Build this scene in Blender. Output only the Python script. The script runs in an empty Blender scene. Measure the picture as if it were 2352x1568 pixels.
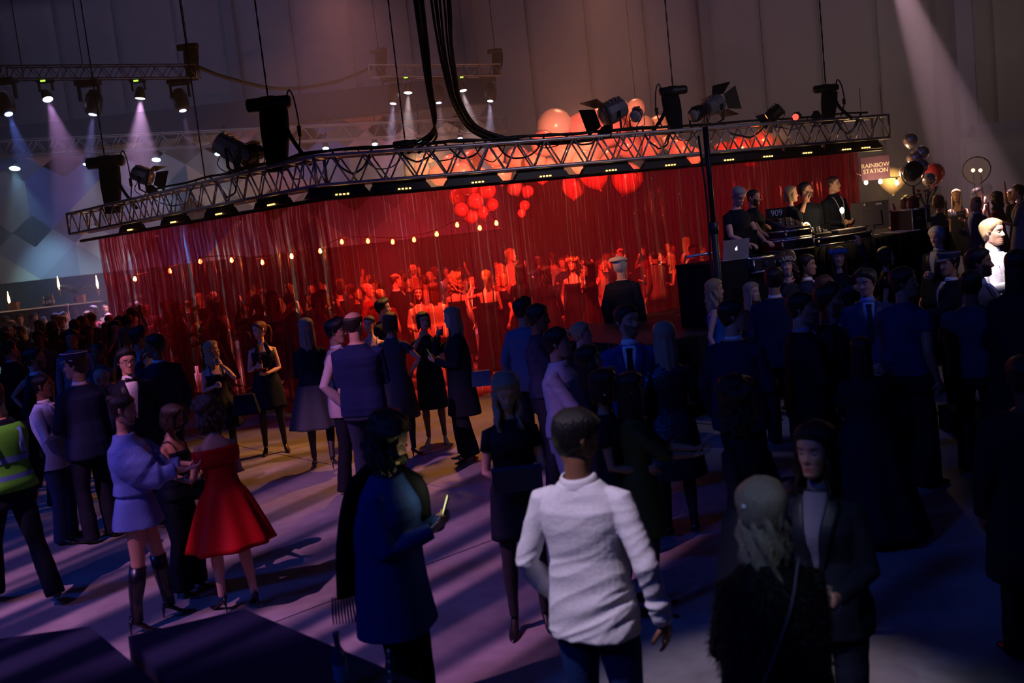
import bpy, math, random
import numpy as np
from mathutils import Vector, Matrix, Quaternion

random.seed(7); np.random.seed(7)
SC = bpy.context.scene
COL = SC.collection
PI = math.pi

# ------------------------------------------------------------------ camera
CAM_H, FOC = 2.55, 2287.0
PITCH, ROLL = math.atan(260 / FOC), math.radians(6.3)
FW = np.array([0, math.cos(PITCH), -math.sin(PITCH)])
R0 = np.array([1.0, 0, 0]); U0 = np.cross(R0, FW)
RC = math.cos(ROLL) * R0 - math.sin(ROLL) * U0
UC = math.sin(ROLL) * R0 + math.cos(ROLL) * U0
EYE = np.array([0, 0, CAM_H])
cd = bpy.data.cameras.new('camera'); cam = bpy.data.objects.new('camera', cd); COL.objects.link(cam)
cam.matrix_world = Matrix(((RC[0], UC[0], -FW[0], 0), (RC[1], UC[1], -FW[1], 0), (RC[2], UC[2], -FW[2], CAM_H), (0, 0, 0, 1)))
cd.sensor_width = 36; cd.lens = FOC / 2352 * 36; cd.clip_end = 300; cd.clip_start = .1
cd.dof.use_dof = True; cd.dof.focus_distance = 13.5; cd.dof.aperture_fstop = 2.2
SC.camera = cam
SC.view_settings.view_transform = 'Standard'; SC.view_settings.look = 'None'
SC.view_settings.gamma = 1; SC.view_settings.use_curve_mapping = False
SC.view_settings.exposure = 0.0
SC.cycles.max_bounces = 5; SC.cycles.diffuse_bounces = 2; SC.cycles.glossy_bounces = 2
SC.cycles.transmission_bounces = 3; SC.cycles.transparent_max_bounces = 16; SC.cycles.volume_bounces = 0
SC.cycles.caustics_reflective = False; SC.cycles.caustics_refractive = False
SC.cycles.sample_clamp_indirect = 3; SC.cycles.use_denoising = True; SC.cycles.use_adaptive_sampling = True; SC.cycles.adaptive_threshold = .025

def ray(x, y): return FW + (x - 1176) / FOC * RC - (y - 784) / FOC * UC
def atz(x, y, z):
    d = ray(x, y); return EYE + d * (z - CAM_H) / d[2]
def aty(x, y, Y):
    d = ray(x, y); return EYE + d * Y / d[1]
def proj(P):
    v = np.array(P) - EYE; w = v @ FW
    return 1176 + FOC * (v @ RC) / w, 784 - FOC * (v @ UC) / w

# ------------------------------------------------------------------ world and lights
W = bpy.data.worlds.new('hall_ambient'); SC.world = W; W.use_nodes = True
W.node_tree.nodes['Background'].inputs[0].default_value = (.045, .125, .50, 1)
W.node_tree.nodes['Background'].inputs[1].default_value = .075

def aim(o, src, dst, upv=None):
    d = Vector(dst) - Vector(src)
    q = d.to_track_quat('-Z', 'Y'); o.location = src; o.rotation_mode = 'QUATERNION'; o.rotation_quaternion = q
def spot(src, dst, color, power, deg=40, blend=.3, size=.1, stripes=None):
    l = bpy.data.lights.new('spot', 'SPOT'); o = bpy.data.objects.new('spot', l); COL.objects.link(o)
    l.color = color; l.energy = power; l.spot_size = math.radians(deg); l.spot_blend = blend; l.shadow_soft_size = size
    aim(o, src, dst)
    if stripes:
        l.use_nodes = True; nt = l.node_tree; em = nt.nodes['Emission']
        tc = nt.nodes.new('ShaderNodeTexCoord'); sp = nt.nodes.new('ShaderNodeSeparateXYZ')
        nt.links.new(tc.outputs['Normal'], sp.inputs[0])
        dv = nt.nodes.new('ShaderNodeMath'); dv.operation = 'DIVIDE'
        nt.links.new(sp.outputs[0], dv.inputs[0]); nt.links.new(sp.outputs[2], dv.inputs[1])
        dw = nt.nodes.new('ShaderNodeMath'); dw.operation = 'DIVIDE'
        nt.links.new(sp.outputs[1], dw.inputs[0]); nt.links.new(sp.outputs[2], dw.inputs[1])
        cb = nt.nodes.new('ShaderNodeCombineXYZ'); 
        m2 = nt.nodes.new('ShaderNodeMath'); m2.operation = 'MULTIPLY'; m2.inputs[1].default_value = stripes[1]
        nt.links.new(dv.outputs[0], cb.inputs[0]); nt.links.new(dw.outputs[0], m2.inputs[0]); nt.links.new(m2.outputs[0], cb.inputs[1])
        nz = nt.nodes.new('ShaderNodeTexNoise'); nz.inputs['Scale'].default_value = stripes[0]; nz.inputs['Detail'].default_value = .6
        nt.links.new(cb.outputs[0], nz.inputs['Vector'])
        rp = nt.nodes.new('ShaderNodeMapRange'); rp.inputs[1].default_value = stripes[2]; rp.inputs[2].default_value = stripes[3]
        rp.inputs[3].default_value = .10; rp.inputs[4].default_value = 1.25
        nt.links.new(nz.outputs[0], rp.inputs[0]); nt.links.new(rp.outputs[0], em.inputs['Strength'])
    return o
def area(src, dst, color, power, sx, sy):
    l = bpy.data.lights.new('area', 'AREA'); o = bpy.data.objects.new('area', l); COL.objects.link(o)
    l.color = color; l.energy = power; l.shape = 'RECTANGLE'; l.size = sx; l.size_y = sy
    aim(o, src, dst); return o



HAZE = .015
# near dance floor: one hard lilac projector high at the near side, noise streaks added in its beam for the shadow bands
spot((-6.4, 1.6, 9.6), (-2.5, 7.7, 0), (1.0, .37, .78), 3100, 32, .30, .04, stripes=(30, .045, .46, .57))
spot((-2.7, 1.5, 7.6), (.33, 4.15, 1.22), (1.0, .80, 1.0), 1350, 14, .6, .07)  # added lamp for the white shirt alone, apart from the projector
# added lilac lamp that brightens the music desks
spot((7.5, 8.0, 7.2), (3.1, 12.5, 1.9), (.85, .66, 1.0), 330, 20, .8, .1)
# blue wash over the floor and the guests
spot((-13, 5, 9), (-4.2, 9.5, 0), (.02, .11, 1), 1500, 56, .9, .9)
spot((-8, -2, 10), (2.2, 8.5, 1), (.04, .13, 1), 1100, 48, 1, .8)
area((9, -2, 12), (5, 9, 0), (.03, .10, 1), 45, 5, 5)
# warm floods on the truss turned onto the dance floor behind the curtain
for x, y, tx_, ty_, p in ((-5.2, 18.2, -4, 22, 120), (-1.0, 15.6, -.8, 18.8, 2300), (1.6, 16.9, .6, 20.5, 1900), (5.5, 18.8, 4, 22, 600)):
    spot((x, y, 3.95), (tx_, ty_, 1.0), (1, .42, .16), p, 100, .8, .12)
# amber lamp on the near side of the truss, down onto the floor by the curtain
spot((-1.0, 13.9, 4.2), (-1.75, 12.9, 0), (1, .36, .07), 420, 78, .5, .12)
spot((1.2, 14.6, 4.4), (-2.9, 12.9, 1.2), (1, .38, .14), 900, 24, .6, .10)
# balloons are lit from the truss lamps
spot((1.6, 16.8, 4.1), (1.6, 21, 4.6), (1, .34, .20), 1000, 100, .8, .1)
# added unseen lamps that make the haze above the dance floor glow pink
spot((-3, 22.5, 8.5), (-3, 23.5, 0), (1, .34, .28), 2400, 100, 1, 1)
spot((2.8, 23, 8.5), (2.8, 23.5, 0), (1, .40, .20), 1700, 100, 1, 1)
# purple wash of the back hall
area((9, 29, 13.5), (10, 36, 6), (.55, .44, .84), 130, 13, 2)
area((-10, 29, 12), (-12, 36, 4), (.06, .14, .80), 80, 12, 2)
area((14, 27, 7), (12, 36, 4), (.85, .64, .52), 120, 8, 3)
area((-8, 26.5, 9.5), (-8, 31, 3.5), (.60, .66, 1), 90, 10, 1)  # added lamp that brightens the printed backdrop
# added lilac lamps that brighten the silver truss from both sides
spot((-12, 11, 6.5), (-5, 17, 3.75), (.75, .62, .95), 240, 26, .6, .2)
spot((9, 7.5, 7.5), (2, 16.2, 3.8), (.85, .68, .95), 620, 36, .7, .2)
# follow spots: the tight one on the man at the far edge of the crowd, the wide one raking through the haze beside him
fs = aty(2010, -460, 8.2)
spot(tuple(fs), tuple(aty(2290, 565, 9.6)), (1, .84, .86), 5200, 8.5, .3, .05)
spot((-.6, .4, 5.6), (1.05, 3.3, 1.55), (.62, .78, 1), 170, 11, .7, .06)  # added cool lamp for the fair hair above the fur coat
spot((-.9, 13.4, 4.2), (1.55, 14.6, 1.75), (1, .35, .12), 330, 12, .6, .06)  # added orange lamp for the man in the floppy cap
spot((9, 4.5, 7.5), (3.2, 10.6, 1.8), (.66, .58, 1), 480, 25, .9, .15)  # added weak lilac fill on the crowd before the stage
spot(tuple(aty(2015, -170, 22)), tuple(aty(2232, 400, 20.5)), (1, .60, .70), 19000, 15.5, .35, .05)

# ------------------------------------------------------------------ materials
MC = {}
def mat(name, color, rough=.7, metal=0., emit=None, es=0., bump=0., bscale=200., spec=.3, attr=False, stretch=None, alpha=1., var=0., sheen=0.):
    key = (name, tuple(color), rough, metal, es, bump, bscale, spec, attr, stretch, alpha, var)
    if key in MC: return MC[key]
    m = bpy.data.materials.new(name); m.use_nodes = True; nt = m.node_tree; b = nt.nodes['Principled BSDF']
    b.inputs['Base Color'].default_value = (*color, 1); b.inputs['Roughness'].default_value = rough
    b.inputs['Metallic'].default_value = metal; b.inputs['Specular IOR Level'].default_value = spec
    if emit: b.inputs['Emission Color'].default_value = (*emit, 1); b.inputs['Emission Strength'].default_value = es
    if sheen: b.inputs['Sheen Weight'].default_value = sheen
    if attr:
        a = nt.nodes.new('ShaderNodeVertexColor'); a.layer_name = 'Col'; nt.links.new(a.outputs[0], b.inputs['Base Color'])
    if bump or var:
        tc = nt.nodes.new('ShaderNodeTexCoord'); mp = nt.nodes.new('ShaderNodeMapping'); nt.links.new(tc.outputs['Object'], mp.inputs[0])
        if stretch: mp.inputs['Scale'].default_value = stretch
        nz = nt.nodes.new('ShaderNodeTexNoise'); nz.inputs['Scale'].default_value = bscale; nz.inputs['Detail'].default_value = 3
        nt.links.new(mp.outputs[0], nz.inputs['Vector'])
        if bump:
            bp = nt.nodes.new('ShaderNodeBump'); bp.inputs['Strength'].default_value = bump; bp.inputs['Distance'].default_value = .01
            nt.links.new(nz.outputs[0], bp.inputs['Height']); nt.links.new(bp.outputs[0], b.inputs['Normal'])
        if var and not attr:
            mx = nt.nodes.new('ShaderNodeMix'); mx.data_type = 'RGBA'; mx.inputs[6].default_value = (*[c * (1 - var) for c in color], 1)
            mx.inputs[7].default_value = (*[min(1, c * (1 + var)) for c in color], 1)
            nt.links.new(nz.outputs[0], mx.inputs[0]); nt.links.new(mx.outputs[2], b.inputs['Base Color'])
    MC[key] = m; return m
def cloth(c, rough=.85): return mat('fabric', c, rough, bump=.25, bscale=60, spec=.15, var=.15)
SKIN = mat('skin', (1, 1, 1), .5, attr=True, spec=.35)
def hairm(c): return mat('hair', c, .45, bump=.8, bscale=40, spec=.5, stretch=(4, 4, .5), var=.35)
def emis(name, c, s):
    k = (name, tuple(c), s)
    if k in MC: return MC[k]
    m = bpy.data.materials.new(name); m.use_nodes = True; nt = m.node_tree; nt.nodes.clear()
    e = nt.nodes.new('ShaderNodeEmission'); o = nt.nodes.new('ShaderNodeOutputMaterial')
    e.inputs[0].default_value = (*c, 1); e.inputs[1].default_value = s; nt.links.new(e.outputs[0], o.inputs[0]); MC[k] = m
    return m
BLACKMETAL = mat('black_metal', (.012, .013, .018), .45, .3, spec=.5)
ALU = mat('aluminium', (.66, .66, .72), .38, .7, bump=.05, bscale=30)
CHROME = mat('chrome', (.8, .8, .85), .12, 1.)
BLACKCLOTH = mat('black_cloth', (.006, .007, .012), .9, bump=.3, bscale=12, spec=.1)
RUBBER = mat('black_rubber', (.008, .009, .014), .5, spec=.4)

# ------------------------------------------------------------------ geometry helpers
class G:
    def __init__(s): s.v = []; s.f = []; s.m = []; s.c = []; s.n = 0
    def add(s, V, F, mi=0, col=None):
        V = np.asarray(V, float); s.v.append(V); s.f += [[i + s.n for i in q] for q in F]; s.m += [mi] * len(F)
        s.c.append(np.tile(np.array(col if col is not None else (1, 1, 1), float), (len(V), 1)) if col is None or np.ndim(col) == 1 else np.asarray(col, float))
        s.n += len(V); return s
    def loft(s, R, mi=0, col=None, cap=(True, True), closed=True):
        R = np.asarray(R, float); k, n = R.shape[:2]; F = []
        for i in range(k - 1):
            a = i * n; b = a + n
            for j in range(n if closed else n - 1):
                j2 = (j + 1) % n; F.append([a + j, a + j2, b + j2, b + j])
        if cap[0]: F.append(list(range(n))[::-1])
        if cap[1]: F.append(list(range((k - 1) * n, k * n)))
        return s.add(R.reshape(-1, 3), F, mi, col if col is None or np.ndim(col) == 1 else np.asarray(col).reshape(-1, 3))
    def tube(s, P, rad, n=8, mi=0, col=None, side=None, cap=(True, True)):
        return s.loft(tube_rings(P, rad, n, side), mi, col, cap)
    def box(s, c, d, mi=0, R=None, col=None, taper=1.):
        x, y, z = [q / 2 for q in d]
        V = np.array([[-x, -y, -z], [x, -y, -z], [x, y, -z], [-x, y, -z], [-x * taper, -y * taper, z], [x * taper, -y * taper, z], [x * taper, y * taper, z], [-x * taper, y * taper, z]])
        if R is not None: V = V @ np.asarray(R).T
        return s.add(V + np.asarray(c), [[3, 2, 1, 0], [4, 5, 6, 7], [0, 1, 5, 4], [1, 2, 6, 5], [2, 3, 7, 6], [3, 0, 4, 7]], mi, col)
    def sphere(s, c, r, nu=12, nv=8, mi=0, col=None, R=None):
        r = np.ones(3) * r; ph = np.linspace(0.001, PI - .001, nv + 1); th = np.arange(nu) * 2 * PI / nu
        V = np.stack([np.outer(np.sin(ph), np.cos(th)), np.outer(np.sin(ph), np.sin(th)), np.outer(np.cos(ph), np.ones(nu))], -1)[::-1] * r
        if R is not None: V = V @ np.asarray(R).T
        return s.loft(V + np.asarray(c), mi, col)
    def lathe(s, prof, n=12, c=(0, 0, 0), mi=0, R=None, cap=(True, True)):
        th = np.arange(n) * 2 * PI / n
        V = np.array([[[r * math.cos(t), r * math.sin(t), z] for t in th] for r, z in prof])
        if R is not None: V = V @ np.asarray(R).T
        return s.loft(V + np.asarray(c), mi, cap=cap)
    def join(s, g, mi=None):
        off = s.n
        for V in g.v: s.v.append(V)
        for C in g.c: s.c.append(C)
        s.f += [[i + off for i in q] for q in g.f]; s.m += g.m if mi is None else [mi] * len(g.f); s.n += g.n; return s
    def verts(s): return np.concatenate(s.v) if s.v else np.zeros((0, 3))
    def mesh(s, name, mats, smooth=True, colors=False):
        me = bpy.data.meshes.new(name); V = s.verts()
        fl = [i for q in s.f for i in q]; tot = [len(q) for q in s.f]
        me.vertices.add(len(V)); me.vertices.foreach_set('co', V.ravel())
        me.loops.add(len(fl)); me.loops.foreach_set('vertex_index', fl)
        me.polygons.add(len(tot)); me.polygons.foreach_set('loop_start', np.concatenate([[0], np.cumsum(tot)[:-1]]).astype(int)); me.polygons.foreach_set('loop_total', tot)
        if any(s.m): me.polygons.foreach_set('material_index', s.m)
        me.polygons.foreach_set('use_smooth', [smooth] * len(tot))
        for m in mats: me.materials.append(m)
        if colors: setcol(me, np.concatenate(s.c))
        me.update(calc_edges=True); return me
def setcol(me, C):
    a = me.color_attributes.new('Col', 'FLOAT_COLOR', 'POINT')
    a.data.foreach_set('color', np.concatenate([C, np.ones((len(C), 1))], 1).ravel())
def tube_rings(P, rad, n=8, side=None):
    P = np.asarray(P, float); k = len(P)
    if np.isscalar(rad): rad = [rad] * k
    rad = [(r, r) if np.isscalar(r) else r for r in rad]
    T = np.zeros_like(P); T[1:-1] = P[2:] - P[:-2]; T[0] = P[1] - P[0]; T[-1] = P[-1] - P[-2]
    T /= np.linalg.norm(T, axis=1)[:, None] + 1e-9
    u = np.array(side, float) if side is not None else (np.array([1., 0, 0]) if abs(T[0][0]) < .8 else np.array([0, 1., 0]))
    th = np.arange(n) * 2 * PI / n; R = []
    for i in range(k):
        u = u - (u @ T[i]) * T[i]; u /= np.linalg.norm(u) + 1e-9; w = np.cross(T[i], u)
        R.append([P[i] + u * rad[i][0] * math.cos(t) + w * rad[i][1] * math.sin(t) for t in th])
    return np.array(R)
def rotz(a): c, s_ = math.cos(a), math.sin(a); return np.array([[c, -s_, 0], [s_, c, 0], [0, 0, 1.]])
def rotx(a): c, s_ = math.cos(a), math.sin(a); return np.array([[1., 0, 0], [0, c, -s_], [0, s_, c]])
def roty(a): c, s_ = math.cos(a), math.sin(a); return np.array([[c, 0, s_], [0, 1., 0], [-s_, 0, c]])
def spline(P, n=8):
    P = np.asarray(P, float); Q = np.vstack([2 * P[0] - P[1], P, 2 * P[-1] - P[-2]]); out = []
    for i in range(1, len(Q) - 2):
        for t in np.arange(n) / n:
            a, b, c, d = Q[i - 1:i + 3]
            out.append(.5 * (2 * b + (c - a) * t + (2 * a - 5 * b + 4 * c - d) * t * t + (-a + 3 * b - 3 * c + d) * t ** 3))
    return np.array(out + [P[-1]])
def obj(name, me, parent=None, loc=None, mw=None):
    o = bpy.data.objects.new(name, me); COL.objects.link(o)
    if parent is not None: o.parent = parent
    if mw is not None: o.matrix_local = mw
    elif loc is not None: o.location = loc
    return o
def thing(name, label, cat, loc=(0, 0, 0), rz=0., group=None):
    o = bpy.data.objects.new(name, None); COL.objects.link(o); o.location = loc; o.rotation_euler = (0, 0, rz); o.empty_display_size = .1
    tag(o, label, cat, group); return o
def tag(o, label, cat, group=None, kind=None):
    o['label'] = label; o['category'] = cat
    if group: o['group'] = group
    if kind: o['kind'] = kind
    return o
def struct(name, g, m, smooth=False, parent=None):
    o = obj(name, g.mesh(name, [m], smooth), parent)
    if parent is None: o['kind'] = 'structure'
    return o
def wobble(V, amp, k=(9, 9, 22), seed=0, n=5):
    """fabric folds: a few warped sines, returned as a scalar per vertex"""
    r = np.random.RandomState(seed); out = np.zeros(len(V)); k = np.array(k, float)
    for i in range(n):
        d = r.normal(size=3) * k; w = r.normal(size=3) * k * .35
        out += np.sin(V @ d + 1.6 * np.sin(V @ w + r.rand() * 6) + r.rand() * 6)
    return out / n * amp
def remesh(g, voxel, name, mats, smooth=2, fold=0., seed=0, fk=(9, 9, 22)):
    me = g.mesh('tmp', []); o = bpy.data.objects.new('tmp', me); COL.objects.link(o)
    m = o.modifiers.new('r', 'REMESH'); m.mode = 'VOXEL'; m.voxel_size = voxel; m.use_smooth_shade = True
    if smooth:
        m2 = o.modifiers.new('s', 'SMOOTH'); m2.factor = .5; m2.iterations = smooth
    dg = bpy.context.evaluated_depsgraph_get(); ev = o.evaluated_get(dg)
    out = bpy.data.meshes.new_from_object(ev); out.name = name
    bpy.data.objects.remove(o); bpy.data.meshes.remove(me)
    out.materials.clear()
    for q in mats: out.materials.append(q)
    if fold:
        n = len(out.vertices); V = np.empty(n * 3); out.vertices.foreach_get('co', V); V = V.reshape(-1, 3)
        N = np.empty(n * 3); out.vertices.foreach_get('normal', N); N = N.reshape(-1, 3)
        V = V + N * wobble(V, fold, fk, seed)[:, None]; out.vertices.foreach_set('co', V.ravel()); out.update()
    return out
# ------------------------------------------------------------------ people
TAB = {'m': np.array([(.74, .150, .100, 0), (.80, .165, .112, 0), (.88, .170, .118, 0), (.95, .165, .117, 0), (1.03, .155, .108, 0), (1.10, .150, .105, 0), (1.20, .163, .112, 0), (1.30, .180, .120, .0), (1.35, .180, .115, .0), (1.39, .160, .100, .0), (1.42, .128, .085, .006), (1.445, .096, .072, .01), (1.475, .066, .06, .012)]),
       'f': np.array([(.74, .150, .105, 0), (.80, .165, .115, 0), (.88, .172, .120, .005), (.95, .165, .116, .005), (1.03, .138, .10, 0), (1.09, .126, .090, 0), (1.17, .135, .095, 0), (1.25, .148, .116, -.012), (1.31, .152, .110, -.010), (1.35, .143, .095, 0), (1.385, .118, .078, .004), (1.415, .088, .064, .008), (1.44, .064, .054, .01), (1.47, .048, .048, .012)])}
def trow(sex, z):
    T = TAB[sex]; return [np.interp(z, T[:, 0], T[:, i]) for i in (1, 2, 3)]
def ring(w, d, yc, z, n, e=2.4):
    t = np.arange(n) * 2 * PI / n; c, s_ = np.cos(t), np.sin(t)
    return np.stack([w * np.sign(c) * abs(c) ** (2 / e), yc + d * np.sign(s_) * abs(s_) ** (2 / e), np.full(n, z)], -1)
HZ = np.array([-.120, -.112, -.102, -.092, -.083, -.077, -.071, -.065, -.058, -.050, -.043, -.036, -.029, -.020, -.011, -.004, .003, .010, .018, .027, .037, .05, .064, .078, .090, .101, .110, .115, .117])
HT = np.array([(-.122, .060, .015, .015), (-.112, .080, -.0, .034), (-.102, .088, -.02, .043), (-.085, .0895, -.04, .053), (-.06, .090, -.06, .061), (-.035, .090, -.077, .067), (-.01, .089, -.09, .0715), (.015, .088, -.098, .0745), (.04, .090, -.101, .077), (.065, .083, -.098, .074), (.085, .069, -.084, .065), (.10, .050, -.063, .049), (.111, .027, -.037, .028), (.1175, .004, -.01, .006)])
def headrings(nz=29, na=32, extra=None, scale=(1, 1, 1)):
    z = HZ if nz >= 29 else np.interp(np.linspace(0, 28, nz), range(29), HZ)
    u = np.linspace(-PI, PI, na, endpoint=False); th = u - .38 * np.sin(u)
    R = np.zeros((len(z), na, 3))
    for i, zz in enumerate(z):
        ff, fb, w = [np.interp(zz, HT[:, 0], HT[:, k]) for k in (1, 2, 3)]
        mid = min(-.005, 0) if fb < -.03 else (ff + fb) / 2
        c, s_ = np.cos(th), np.sin(th); f = np.where(c > 0, mid + (ff - mid) * abs(c) ** .85, mid - (mid - fb) * abs(c) ** .9)
        R[i, :, 0] = w * np.sign(s_) * abs(s_) ** .88; R[i, :, 1] = -f; R[i, :, 2] = zz
    return R, z, th
def bell(x, s_): return np.exp(-(x / s_) ** 2)
def head_geo(tone, brow, nz=29, na=40, beard=0, sex='m', smile=0, open_=0):
    R, z, th = headrings(nz, na); X, Y, Z = R[..., 0], R[..., 1], R[..., 2]; ax = abs(X); fr = (Y < -.03)
    nose = np.interp(Z, [-.047, -.040, -.030, -.012, .010, .030], [0, .016, .027, .017, .006, 0])
    wdt = np.interp(Z, [-.045, -.03, .01, .03], [.016, .014, .0085, .010])
    d = nose * np.exp(-(X / wdt) ** 2) * (.85 if sex == 'f' else 1)
    d += -.011 * bell(ax - .031, .015) * bell(Z - .006, .012) + .004 * bell(ax - .026, .018) * bell(Z - .028, .008)
    d += .005 * bell(ax - .043, .018) * bell(Z + .026, .02) - .003 * bell(ax - .045, .014) * bell(Z + .062, .02)
    lw = .024 + .007 * smile
    d += .006 * bell(X, lw) * (bell(Z + .065, .0045) + bell(Z + .0775, .006)) - .004 * bell(X, lw) * bell(Z + .071, .0025)
    d += .006 * bell(X, .02) * bell(Z + .103, .012) + (.004 * bell(ax - .04, .01) * bell(Z + .09, .02) if sex == 'm' else 0)
    R[..., 1] -= d * fr
    C = np.tile(np.array(tone, float), R.shape[:2] + (1,)); br = np.array(brow)
    def mixc(m, c): 
        nonlocal C
        C = C * (1 - m[..., None]) + np.array(c) * m[..., None]
    if beard: mixc(np.clip(beard * fr * np.clip((-.035 - Z + ax * .5) / .015, 0, 1) * (1 - .8 * bell(X, .018) * bell(Z + .071, .008)), 0, 1), br)
    mixc(fr * bell(X, lw - .003) * np.clip(bell(Z + .071, .011) * 1.3, 0, 1) * .75, np.array(tone) * (.85, .45, .45) if sex == 'm' else (.35, .03, .04))
    mixc(fr * np.clip(bell(ax - .031, .016) * bell(Z - .027 - .1 * (.03 - ax), .005) * 1.6, 0, 1) * .85, br)
    mixc(fr * np.clip(bell(ax - .031, .016) * bell(Z - .004, .010), 0, 1) * .45, np.array(tone) * .35)
    g = G(); g.loft(R, col=C)
    if nz > 16:
        for sx in (-1, 1):
            g.sphere((sx * .0315, -.0735, .005), (.0135, .0110, .0070), 10, 6, col=(.42, .40, .40))
            g.sphere((sx * .0315, -.0805, .005), (.0058, .0055, .0058), 8, 4, col=(.02, .015, .01))
    for sx in (-1, 1):   # ears
        P = [(sx * .070, .003, -.034), (sx * .079, .006, -.02), (sx * .083, .012, .0), (sx * .083, .012, .015), (sx * .074, .004, .022)]
        g.tube(P, [(.004, .007), (.006, .012), (.005, .017), (.005, .015), (.003, .006)], 6, col=np.array(tone) * .9, side=(1, 0, 0))
    return g
def hair_geo(style, nz=29, na=32, seed=0):
    g = G(); R, z, th = headrings(nz, na); A = abs((th + PI) % (2 * PI) - PI); rs = np.random.RandomState(seed)
    Zm = R[..., 2]; Am = np.tile(A, (len(z), 1))
    long_ = style in ('long', 'bob', 'curly', 'wavy', 'bun', 'pony', 'fringe')
    hl = np.interp(Am, [0, .7, 1.15, 1.45, 1.8, PI], [.072, .062, .035, -.015 if not long_ else .0, -.04, -.095])
    if style == 'receding': hl = np.interp(Am, [0, .7, 1.2, 1.5, 1.9, PI], [.13, .12, .03, -.01, -.04, -.095]) + .0
    if style == 'balding': hl = np.interp(Am, [0, 1.2, 1.5, 2.4, PI], [.13, .05, .0, -.04, -.09])
    if style == 'fringe': hl = np.interp(Am, [0, .7, 1.1, 1.5, PI], [.032, .03, .0, -.03, -.1])
    th_ = {'short': .014, 'quiff': .016, 'buzz': .005, 'receding': .008, 'balding': .009, 'curly': .045, 'curlyshort': .028, 'long': .017, 'wavy': .022, 'bob': .018, 'bun': .009, 'pony': .009, 'fringe': .018}[style]
    m = np.clip((Zm - hl) / .016 + .3, 0, 1); m = m * m * (3 - 2 * m)
    t = th_ * (1 + (.35 * bell(Zm - .09, .05)))
    if 'curly' in style: t = t * (1 - .55 * bell(Am, 1.0))
    if style in ('quiff',): t = t + .022 * bell(Am, .9) * bell(Zm - .1, .035)
    if style == 'balding': t = t * (1 - np.clip((Zm - .055) / .03, 0, 1)) - .01 * (Zm > .075)
    lump = {'curly': .35, 'curlyshort': .3, 'wavy': .12}.get(style, .07)
    P = R.reshape(-1, 3); t = t * np.clip(1 + lump * wobble(P, 2.2, (75, 75, 75) if 'curly' in style else (70, 70, 8), seed, 9).reshape(t.shape), .45, 1.6)
    off = -.009 * (1 - m) + t * m; Nn = R - np.array([0, .005, .0]); Nn[..., 2] *= .9; Nn /= np.linalg.norm(Nn, axis=2)[..., None] + 1e-9
    g.loft(R + Nn * off[..., None])
    ln = {'long': .40, 'wavy': .36, 'bob': .21, 'curly': .26, 'fringe': .38}.get(style)
    if ln:
        k, n = (16, 26) if style != 'curly' else (26, 60); span = 2.05 if style != 'curly' else 2.2; zs = np.linspace(.075, -ln + .1, k)
        rings = []
        for i, zz in enumerate(zs):
            q = i / (k - 1); a = np.linspace(-span, span, n)   # around the back
            w = np.interp(q, [0, .3, .6, 1], [.072, .088, .092 if style != 'curly' else .125, .085 if style != 'curly' else .115]); dp = np.interp(q, [0, .25, .6, 1], [.092, .112, .115 if style != 'curly' else .14, .105])
            amp = .006 if style in ('long', 'bob', 'fringe') else .016
            rr = 1 + amp / w * np.sin(a * 9 + q * (3 if amp < .01 else 14) + seed) * min(1, q * 3) + amp / w * .6 * np.sin(a * 21 + q * 5 + seed)
            o = np.stack([np.sin(a) * w * rr, .0 + np.cos(a) * dp * rr, np.full(n, zz) - (.02 * np.sin(a * 7 + seed) * q)], -1)
            th2 = np.interp(q, [0, .1, .8, 1], [.006, .022, .02, .004]) * (1.6 if style == 'curly' else 1)
            inn = o.copy(); inn[:, 0] = np.sin(a) * (w * rr - th2); inn[:, 1] = np.cos(a) * (dp * rr - th2)
            if style == 'curly': 
                o[:, :2] += wobble(o, .022, (70, 70, 70), seed, 8)[:, None] * np.stack([np.sin(a), np.cos(a)], -1)
            rings.append(np.vstack([o, inn[::-1]]))
        g.loft(np.array(rings)[::-1])
    if style == 'bun': g.sphere((0, .095, .075), (.042, .04, .038), 12, 8)
    if style == 'pony':
        g.sphere((0, .105, .045), (.026, .022, .026), 10, 6)
        g.tube(spline([(0, .105, .04), (0, .15, .0), (0, .155, -.08), (.01, .13, -.2)], 5), [(.018, .015)] * 3 + [(.032, .022)] * 9 + [(.024, .015)] * 3 + [(.006, .005)], 10)
    return g
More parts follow.
